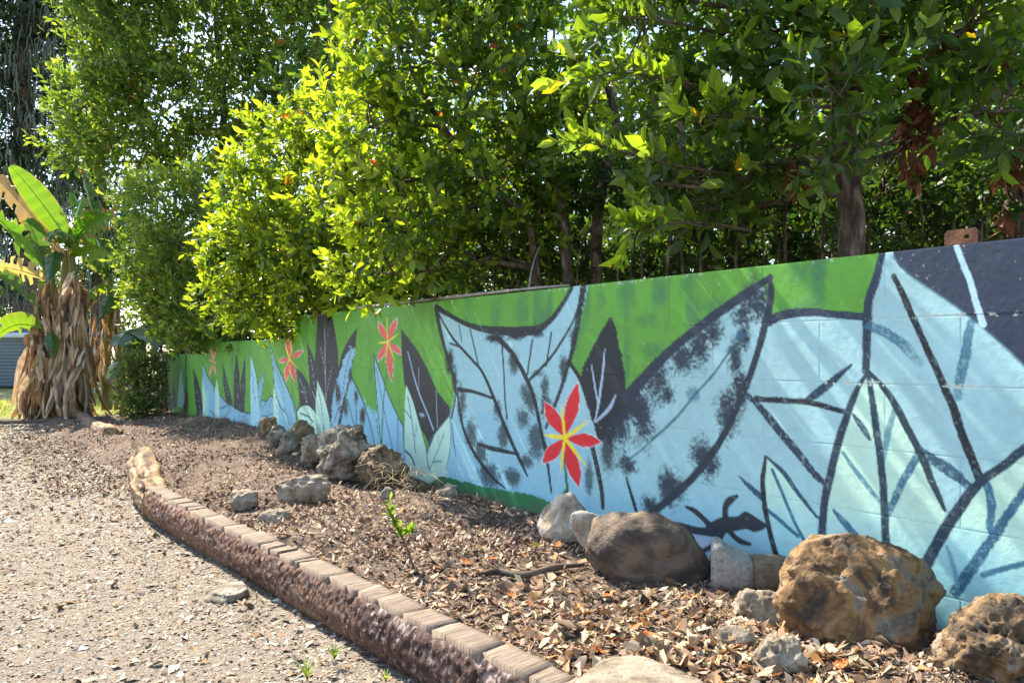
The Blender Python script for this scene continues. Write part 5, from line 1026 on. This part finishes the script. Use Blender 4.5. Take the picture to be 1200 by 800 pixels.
for k in range(460):
    cx, top, bot, hw = [(60, 330, 480, 14), (84, 318, 478, 13), (46, 385, 485, 10), (70, 400, 488, 21)][k % 4]
    py = rb.uniform(top, bot - 30); Lp = rb.uniform(0.8, 2.0); Lp = min(Lp, (492 - py) / F * YB); wd = hw * (0.55 + 0.7 * (py - top) / (bot - top))
    px = cx + rb.uniform(-1, 1) * wd; dead.append((P(px, py, YB + rb.uniform(-0.55, 0.3)), Lp, rb.uniform(0, 6.28), (px - cx) / hw * -0.18 + rb.normal(0, 0.10)))
G1, G2, G3 = (0.085, 0.20, 0.02), (0.05, 0.12, 0.03), (0.14, 0.24, 0.02); BR = (0.33, 0.22, 0.12)
banana('tall banana clump with a thick skirt of dead brown leaves beside the lawn', (P(75, 490, YB)[0], YB, -0.2),
    [(D(62, 490), D(60, 322)), (D(90, 490, .2), D(82, 290, .2)), (D(78, 490, .3), D(82, 270, .3)), (D(45, 490, -.2), D(44, 370, -.2))],
    [dict(a=D(82, 285), b=D(12, 198, -.3), w=0.30, sag=0.06, torn=0.0, col=(0.15, 0.28, 0.015), side=(0.65, 0.2, 0.74), fold=0.12), dict(a=D(62, 325), b=D(-14, 248, -.4), w=0.36, sag=0.05, torn=0.35, col=G1, side=(0.5, -0.5, 0.7), fold=0.2),
     dict(a=D(60, 330), b=D(-22, 318, -.4), w=0.30, sag=0.12, torn=0.3, col=(0.40, 0.29, 0.18), edge=(0.5, 0.4, 0.3), side=(0.1, -0.6, 0.8)), dict(a=D(75, 300), b=D(-12, 205, .5), w=0.34, sag=0.04, torn=0.45, col=BR, side=(0.5, 0.1, 0.8), fold=0.3),
     dict(a=D(55, 375, -.3), b=D(-20, 330, -.5), w=0.34, sag=0.2, torn=0.2, col=G2, side=(0.2, -0.8, 0.6)), dict(a=D(50, 385, -.3), b=D(-10, 410, -.5), w=0.30, sag=0.3, torn=0.15, col=G3, side=(0.2, -0.6, 0.7)), dict(a=D(55, 330), b=D(30, 270, -.6), w=0.26, sag=0.3, torn=0.1, col=G2, side=(0.7, -0.3, 0.5)),
     dict(a=D(82, 290), b=D(56, 300, -1.0), w=0.26, sag=0.4, torn=0.15, col=G2), dict(a=D(84, 285, .2), b=D(132, 262, -.3), w=0.32, sag=0.2, torn=0.25, col=G1, side=(0.3, -0.5, 0.8)), dict(a=D(86, 300, .2), b=D(138, 318, -.3), w=0.30, sag=0.25, torn=0.3, col=G3, side=(0.1, -0.6, 0.8)),
     dict(a=D(86, 290, .3), b=D(138, 248, .4), w=0.28, sag=0.14, torn=0.5, col=BR, side=(0.2, -0.4, 0.8)), dict(a=D(70, 300), b=D(58, 345, -.9), w=0.22, sag=0.35, torn=0.2, col=G2), dict(a=D(60, 390, -.6), b=D(62, 425, -1.0), w=0.18, sag=0.25, torn=0.1, col=G2),
     dict(a=D(84, 280, .3), b=D(98, 232, .4), w=0.22, sag=0.1, torn=0.1, col=G3, side=(0.8, -0.2, 0.2))], dead, 5)
def E(px, py, dy=0.0): return P(px, py, 15.2 + dy)
dead2 = [(E(122 + rb.uniform(-16, 18), rb.uniform(345, 430), rb.uniform(-.4, .4)), rb.uniform(.5, 1.0), rb.uniform(0, 6.28), rb.normal(0, .2)) for k in range(26)]
banana('smaller banana plant behind the clump, partly hidden by the fine leaved tree', (E(125, 480)[0], 15.2, -0.2), [(E(125, 480), E(128, 320)), (E(140, 480, .3), E(140, 340, .3))],
    [dict(a=E(128, 325), b=E(84, 232, .4), w=.26, sag=.1, torn=.2, col=G1), dict(a=E(128, 325), b=E(152, 212, .2), w=.34, sag=.1, torn=.3, col=G2, side=(.6, -.4, .6)), dict(a=E(132, 330), b=E(92, 300, -.6), w=.28, sag=.3, torn=.3, col=G2), dict(a=E(135, 340), b=E(100, 360, -.7), w=.28, sag=.35, torn=.3, col=G3), dict(a=E(140, 345), b=E(180, 300, -.4), w=.3, sag=.2, torn=.3, col=G3), dict(a=E(138, 345), b=E(120, 385, -.8), w=.24, sag=.3, torn=.2, col=G2), dict(a=E(128, 320), b=E(96, 205, -.3), w=.24, sag=.05, torn=.1, col=G2, side=(.8, -.3, .3))], dead2, 9)
WAXY = mat_leaf('waxy_leaf', 0.22, 0.25, spec=0.6)
# big leaved plant beyond the hedge
ee = empty('elephant_ear_plant', (*P(162, 480, 13.9)[:2], -0.2), 'elephant ear plant with a huge pale drooping leaf above the clipped shrub', 'plant'); re_ = np.random.default_rng(3)
for a, b, w, s in ((P(160, 385, 13.9), P(190, 412, 13.3), .30, .2), (P(160, 388, 13.9), P(138, 412, 13.2), .28, .25), (P(164, 388, 14), P(150, 440, 13.2), .22, .2), (P(150, 420, 13.9), P(128, 450, 13.4), .24, .25), (P(170, 380, 14.2), P(205, 398, 14), .26, .2)):
    leaf_part(ee, WAXY, blade(a, b, w, s, re_, torn=0.02, fold=0.25, col=(0.09, 0.15, 0.075), edge=(0.15, 0.2, 0.08), taper=0.4, nu=16))
mb = MB()
for a in ((160, 386), (152, 420), (168, 384)): mb.tube(spline([P(162, 485, 13.9), P(a[0] + 2, 440, 13.9), P(a[0], a[1], 13.9)], 6), np.linspace(.03, .015, 13), 6)
mb.build('stalk', STEMM, ee, True)

# clipped shrub by the wall end
tree('small clipped boxy shrub standing at the far end of the wall', [(stem(163, 13.0, [(163, 470, 0), (160, 440, 0)], -0.2), 0.03, 0.015), (stem(170, 13.1, [(174, 470, 0), (176, 440, 0)], -0.2), 0.025, 0.012)], px_lobes([(150, 430, 13, 16, 18), (170, 430, 13, 17, 18), (182, 435, 13.1, 12, 18), (152, 460, 13, 17, 20), (172, 460, 13, 18, 20), (160, 478, 12.9, 18, 14), (178, 478, 13, 14, 12), (160, 425, 13.2, 18, 14)]), 150, 0.06, 0.7, TM2, ((0.11, 0.15, 0.05), (0.30, 0.34, 0.10), (0.3, 0.2, 0.05)), nl=7, tl=0.14, seed=31, mat=LEAF_FAR, name='clipped_shrub', cat='shrub', branchlets=2)

# ------------------------------------------------------------------ wooden fence boards closing the wall end
FENCE = mat_noise('grey_fence_wood', [(0.3, (0.14, 0.11, 0.085)), (0.7, (0.32, 0.27, 0.215))], 8, 0.9, 0.5, 60, (6, 6, 0.6))
fx, fy = wall_xy(14.28, 0.02); fe = empty('wooden_fence', (fx, fy, -0.2), 'weathered grey board fence stub closing the far end of the wall', 'fence')
for k in range(4):
    mb = MB(); x, y = wall_xy(14.32 + 0.19 * k, 0.0 + 0.012 * (k % 2)); R = np.array([[WT[0], WQ[0], 0], [WT[1], WQ[1], 0], [0, 0, 1]]); h = (1.25 + 0.03 * (k % 3)) / 2; mb.box((x, y, -0.2 + h), (0.085, 0.012, h), R); mb.build('board', FENCE, fe)
mb = MB(); x, y = wall_xy(14.6, -0.05); mb.box((x, y, 0.7), (0.4, 0.025, 0.04), R); mb.build('rail', FENCE, fe)
mb = MB(); mb.tube([P(186, 430, 13.6), P(191, 455, 13.6), P(196, 482, 13.6)], [0.02, 0.024, 0.022], 7, wob=0.004); o = mb.build('leaning_stick', FENCE, None, True, origin=P(196, 482, 13.6)); tag(o, 'pale stick leaning against the fence boards', 'stick')

# ------------------------------------------------------------------ shed with lap siding
SIDING = mat_noise('blue_grey_siding', [(0.35, (0.13, 0.16, 0.20)), (0.65, (0.165, 0.20, 0.245))], 2, 0.55, 0.1, 30)
TRIM = mat_noise('white_trim', [(0.3, (0.55, 0.57, 0.6)), (0.7, (0.68, 0.7, 0.72))], 3, 0.5, 0.05, 30); ROOF = mat_noise('shed_roof', [(0.3, (0.08, 0.09, 0.10)), (0.7, (0.14, 0.15, 0.165))], 4, 0.8, 0.2, 30)
x0, x1, ys = P(-160, 450, 27)[0], P(46, 450, 27)[0], 27.0; sh = empty('shed', ((x0 + x1) / 2, ys, -0.2), 'low blue grey lap sided shed across the lawn', 'shed')
nb = 14; hh = 1.72 / nb
for k in range(nb):
    mb = MB(); zb = -0.15 + k * hh; V = [(x0, ys, zb), (x1, ys, zb), (x1, ys + 0.03, zb + hh), (x0, ys + 0.03, zb + hh), (x0, ys + 0.035, zb), (x1, ys + 0.035, zb)]
    mb.add(V, [(0, 1, 2), (0, 2, 3), (0, 4, 5), (0, 5, 1), (1, 5, 2), (0, 3, 4)]); mb.build('siding_board', SIDING, sh)
mb = MB(); mb.box(((x0 + x1) / 2, ys + 1.84, 0.72), ((x1 - x0) / 2, 1.8, 0.9)); mb.build('body', SIDING, sh)
mb = MB(); mb.box((x1 + 0.03, ys + 0.02, 0.72), (0.05, 0.05, 0.89)); mb.build('corner_trim', TRIM, sh)
mb = MB(); mb.box(((x0 + x1) / 2 + 0.1, ys - 0.06, 1.68), ((x1 - x0) / 2 + 0.2, 0.09, 0.09)); mb.build('gutter', TRIM, sh)
mb = MB(); a, b = x0 - 0.2, x1 + 0.3; V = [(a, ys - 0.1, 1.775), (b, ys - 0.1, 1.775), (b, ys + 2, 2.15), (a, ys + 2, 2.15), (a, ys + 4, 1.775), (b, ys + 4, 1.775)]; mb.add(V, [(0, 1, 2), (0, 2, 3), (3, 2, 5), (3, 5, 4), (1, 5, 2), (0, 3, 4)]); mb.build('roof', ROOF, sh)

# lawn blades
r = np.random.default_rng(8); n = 9000; x = r.uniform(-13, -5.9, n); y = r.uniform(14.3, 27, n); k = (x / y < -0.50); x, y = x[k], y[k]; n = len(x); h = r.uniform(0.03, 0.08, n); a = r.uniform(0, 6.28, n); w = 0.012
V = np.stack([np.stack([x - w * np.cos(a), y - w * np.sin(a), np.full(n, -0.2)], 1), np.stack([x + w * np.cos(a), y + w * np.sin(a), np.full(n, -0.2)], 1), np.stack([x + r.normal(0, .02, n), y + r.normal(0, .02, n), -0.18 + h], 1)], 1).reshape(-1, 3)
o = obj_np('lawn_grass', V, np.arange(3 * n).reshape(-1, 3), LEAF_FAR, None, np.repeat(pick([(0.16, 0.19, 0.03), (0.28, 0.25, 0.07), (0.10, 0.15, 0.02)], [3, 3, 1], n, r), 3, 0)); tag(o, 'short yellowing lawn grass', 'grass', kind='stuff')
# dark edging between gravel and lawn
mb = MB(); mb.tube(spline([P(-120, 496, 13.2), P(-20, 495, 13.3), P(40, 494, 13.4), P(84, 490, 13.6)], 8), 0.045, 8, wob=0.006, seed=2); o = mb.build('edging_timber', TWIG, None, True, origin=P(40, 494, 13.4)); tag(o, 'thin dark edging timber between gravel and lawn', 'edging')

# ------------------------------------------------------------------ moss draped trees far left
MOSS = mat_leaf('spanish_moss', 0.9, 0.15, (1, 1, 0.9), 0.1)
CYP = ((0.035, 0.06, 0.035), (0.07, 0.11, 0.05), (0.1, 0.12, 0.06))
def moss_tree(label, px, Y, trunk_r, lobes, seed, top=-80):
    root = tree(label, [(stem(px, Y, [(px + 3, 300, 0), (px - 2, 180, 0), (px + 2, 60, 0), (px, top, 0)], -0.2), trunk_r, trunk_r * 0.55)], px_lobes(lobes), 9, 0.30, 0.45, TM2, CYP, nl=9, tl=0.9, seed=seed, mat=LEAF_FAR, group='moss draped trees', sub_r=0.03, droop=0.35)
    r = np.random.default_rng(seed + 1); V, T, c = [], [], []; n = 0
    for (lx, ly, lY, rx, *rest) in lobes:
        for k in range(int(rx * 3)):
            p = P(lx + r.uniform(-1, 1) * rx, ly + r.uniform(-0.6, 0.9) * (rest[0] if rest else rx), lY + r.uniform(-1.5, 0.5)); L = r.uniform(0.3, 1.3); w = r.uniform(0.008, 0.035); m = 6
            f = np.linspace(0, 1, m); cx = p[0] + 0.06 * np.cumsum(r.normal(size=m)) * 0.6; cy_ = p[1] + 0.04 * r.normal(size=m); ww = w * (1 - 0.75 * f) * r.uniform(0.6, 1.4, m)
            V.append(np.concatenate([np.stack([cx - ww, cy_, p[2] - f * L], 1), np.stack([cx + ww, cy_ + 0.02, p[2] - f * L], 1)])); i = np.arange(m - 1)
            T.append(np.vstack([np.stack([i, i + m, i + m + 1], 1), np.stack([i, i + m + 1, i + 1], 1)]) + n); n += 2 * m; c.append(np.tile(np.array([0.11, 0.125, 0.10]) * np.exp(r.normal(0, .25)), (2 * m, 1)))
    o = obj_np('hanging_moss', np.vstack(V), np.vstack(T), MOSS, root, np.vstack(c)); o['kind'] = 'stuff'
moss_tree('tall dark tree draped with grey hanging moss at the left edge', 27, 30, 0.42, [(15, 40, 30, 45), (45, 110, 30, 34), (10, 160, 30, 40), (55, 200, 30, 30, 40), (20, 260, 30, 40, 40), (60, 20, 30, 40), (-30, 80, 30, 50), (-30, 220, 30, 45), (30, -40, 30, 60), (85, -30, 30.5, 40), (5, 330, 30, 30, 30)], 401)
moss_tree('second moss draped tree half hidden behind the banana leaves', 116, 34, 0.40, [(110, 150, 34, 40), (90, 220, 34, 30), (135, 60, 34, 45), (80, 90, 34, 30), (130, 250, 34, 34), (100, 330, 34, 30, 26)], 411)
# distant tree line
for i, (px, Y, py, rx, lb) in enumerate([(-60, 60, 330, 90, 'distant pale green tree above the shed at the left edge'), (60, 65, 350, 70, 'distant pale green tree behind the banana clump'), (180, 70, 320, 90, 'distant pale green tree behind the far end of the wall'), (330, 60, 280, 110, 'distant green tree behind the bright bushy tree'), (520, 50, 250, 130, 'distant green tree behind the middle evergreen'), (760, 45, 220, 150, 'distant green tree seen between middle and right hand trees'), (1000, 42, 200, 150, 'distant green tree behind the thick trunk'), (1220, 42, 200, 150, 'distant green tree behind the right edge')]):
    r_ = np.random.default_rng(500 + i); lob = [(px + r_.uniform(-.7, .7) * rx, py + r_.uniform(-.5, .7) * rx * 0.8, Y + r_.uniform(-2, 2), rx * r_.uniform(.3, .5)) for k in range(9)]
    tree(lb, [(stem(px, Y, [(px, 400, 0), (px + 4, py, 0), (px, py - rx * .5, 0)], -0.2), 0.25, 0.12)], px_lobes(lob), 0.9, 0.55, 0.6, TM2, ((0.05, 0.09, 0.03), (0.13, 0.2, 0.04), (0.1, 0.14, 0.04)), nl=8, tl=1.6, seed=510 + i, mat=LEAF_FAR, group='distant trees', branchlets=2, sub_r=0.04)

# ------------------------------------------------------------------ small things on and by the wall
RUST = mat_noise('rusty_steel', [(0.3, (0.06, 0.028, 0.018)), (0.6, (0.17, 0.075, 0.04)), (0.8, (0.25, 0.13, 0.08))], 20, 0.85, 0.5, 80)
t0, z0, _ = on_wall(1123, 287); bmr = bmesh.new()
hw, hh2, dp = 0.062, 0.068, 0.012
out_ = [(-hw, 0), (hw, 0), (hw, hh2 * 0.86), (hw * 0.86, hh2), (-hw * 0.82, hh2), (-hw, hh2 * 0.8)]; hole = [(0.022 + 0.012 * math.cos(a), 0.035 + 0.009 * math.sin(a)) for a in np.linspace(0, 2 * math.pi, 10, endpoint=False)]
def ring_verts(pts, q): 
    o_ = []
    for (a, b) in pts:
        x, y = wall_xy(t0 - a, q); o_.append(bmr.verts.new((x, y, TOP1 - 0.003 + b)))
    return o_
of, hf, ob, hb = ring_verts(out_, -0.02), ring_verts(hole, -0.02), ring_verts(out_, -0.02 - dp), ring_verts(hole, -0.02 - dp)
for A, B in ((of, hf), (ob, hb)):
    ed = [bmr.edges.new((L_[i], L_[(i + 1) % len(L_)])) for L_ in (A, B) for i in range(len(L_))]; bmesh.ops.triangle_fill(bmr, edges=ed, use_beauty=True)
for A, B in ((of, ob), (hf, hb)):
    for i in range(len(A)): bmr.faces.new((A[i], A[(i + 1) % len(A)], B[(i + 1) % len(A)], B[i]))
bmesh.ops.recalc_face_normals(bmr, faces=bmr.faces); me = bpy.data.meshes.new('rusty_bracket'); bmr.to_mesh(me); bmr.free(); me.materials.append(RUST); o = link(bpy.data.objects.new('rusty_bracket', me)); tag(o, 'rusty steel bracket with a hole standing on top of the wall', 'bracket')
STK = mat_noise('bleached_branch', [(0.3, (0.16, 0.14, 0.12)), (0.7, (0.42, 0.38, 0.33))], 12, 0.9, 0.4, 60)
mb = MB(); pts = []
for tt, dz in ((5.9, 0.018), (5.3, 0.022), (4.6, 0.024), (3.9, 0.020), (3.3, 0.022), (2.7, 0.018)): x, y = wall_xy(tt, -0.03 - 0.02 * math.sin(tt * 3)); pts.append((x, y, TOP1 + dz))
mb.tube(spline(pts, 6), np.linspace(0.020, 0.009, 31), 7, wob=0.004, seed=6); o = mb.build('bleached_branch', STK, None, True, origin=pts[2]); tag(o, 'thin bleached branch lying along the top of the wall', 'branch')
mb = MB(); mb.tube(spline([P(618, 345, 6.3), P(620, 335, 6.2), P(622, 322, 6.2), P(626, 305, 6.3), P(634, 285, 6.4)], 5), np.linspace(.011, .006, 21), 6); o = mb.build('bare_twig', STK, None, True, origin=P(618, 345, 6.3)); tag(o, 'pale bare twig rising behind the wall above the two eared leaf', 'twig')

# seedlings
SEED = ((0.10, 0.18, 0.02), (0.24, 0.36, 0.05), (0.4, 0.3, 0.05))
def seedling(label, pts, lift_top, nl, ll, seed, side=None):
    r = np.random.default_rng(seed); b = ground_point(*pts[0], True); path = [b]; Y = b[1]
    for (px, py) in pts[1:]: path.append(P(px, py, Y - 0.02 * len(path)))
    root = empty('seedling', b, label, 'seedling'); mb = MB(); sp = spline(path, 8); mb.tube(sp, np.linspace(.006, .003, len(sp)), 6); 
    pos, dr = [], []
    for f in np.linspace(0.5, 1.0, nl): i = int(f * (len(sp) - 1)); pos.append(sp[i]); dr.append(nrm(np.array([0, 0, 1.0]) + .5 * r.normal(size=3)))
    if side is not None:
        s0 = sp[int(.4 * len(sp))]; e = P(*side, Y); mb.tube([s0, (s0 + e) / 2 + np.array([0, 0, -.01]), e], [.004, .003, .002], 5)
        for k in range(4): pos.append(e + r.normal(0, .008, 3)); dr.append(nrm(np.array([0.2, 0, 1.0]) + .5 * r.normal(size=3)))
    mb.build('stem', TWIG, root, True); V, T, c = sprays(np.array(pos), np.array(dr), 7, 0.05, ll, 0.6, TM8, r, young_lit=np.full(len(pos), .5), cols=SEED); obj_np('foliage', V, T, LEAF, root, np.clip(c, .01, .6), True)['kind'] = 'stuff'
seedling('small green leaved seedling with a reddish stem growing in the mulch', [(486, 668), (476, 640), (465, 618), (452, 590)], 0, 12, 0.034, 1, (480, 622))
def weed(label, px, py, n, h, seed, bed=False):
    r = np.random.default_rng(seed); b = ground_point(px, py, bed); V, T, c = [], [], []
    for k in range(n):
        a = r.uniform(0, 6.28); ln = h * r.uniform(.6, 1.2); w = 0.0035; d = np.array([math.cos(a), math.sin(a), 0]); s = np.array([-math.sin(a), math.cos(a), 0]); f = np.linspace(0, 1, 5); mid = b + d * (f ** 1.6 * ln * .7)[:, None] + np.array([0, 0, 1.0]) * (f * ln * (1 - .35 * f))[:, None]; ww = (w * (1 - f ** 2))[:, None]
        n0 = 10 * k; V.append(np.vstack([mid - s * ww, mid + s * ww])); i = np.arange(4); T.append(np.vstack([np.stack([i, i + 5, i + 6], 1), np.stack([i, i + 6, i + 1], 1)]) + n0); c.append(np.tile(np.array([0.18, 0.26, 0.04]) * np.exp(r.normal(0, .25)), (10, 1)))
    o = obj_np('weed', np.vstack(V), np.vstack(T), LEAF_FAR, None, np.vstack(c), origin=b); tag(o, label, 'weed', 'weeds on the gravel')
weed('tuft of green grass beside the near part of the long log', 392, 772, 26, 0.07, 1); weed('thin grass tuft at the bottom edge left of the log', 360, 796, 16, 0.10, 2); weed('small yellowing weed hugging the shaded side of the log', 452, 797, 16, 0.05, 3)
# low green shoots by the clipped shrub
weed('low green weed at the foot of the clipped shrub', 188, 486, 60, 0.22, 4)
# dry straw on the porous rock
r = np.random.default_rng(66); V, T = [], []; mb = MB()
for k in range(70):
    a = P(462 + r.uniform(-28, 30), 556 + r.uniform(-14, 18), 6.0 + r.uniform(-.25, .1)); e = a + np.array([r.normal(0, .12), r.normal(0, .10), r.normal(-.02, .05)]); mb.tube([a, (a + e) / 2 + np.array([0, 0, .03]), e], [.002, .0025, .001], 3, False)
o = mb.build('dry_straw', mat_noise('straw', [(0.3, (0.25, 0.19, 0.10)), (0.7, (0.45, 0.36, 0.22))], 20, 0.9, 0.1, 40), None); tag(o, 'tangle of dry straw over the brown porous rock', 'straw', kind='stuff')
print('objects', len(bpy.data.objects), 'tris', sum(len(o.data.polygons) for o in bpy.data.objects if o.type == 'MESH'))
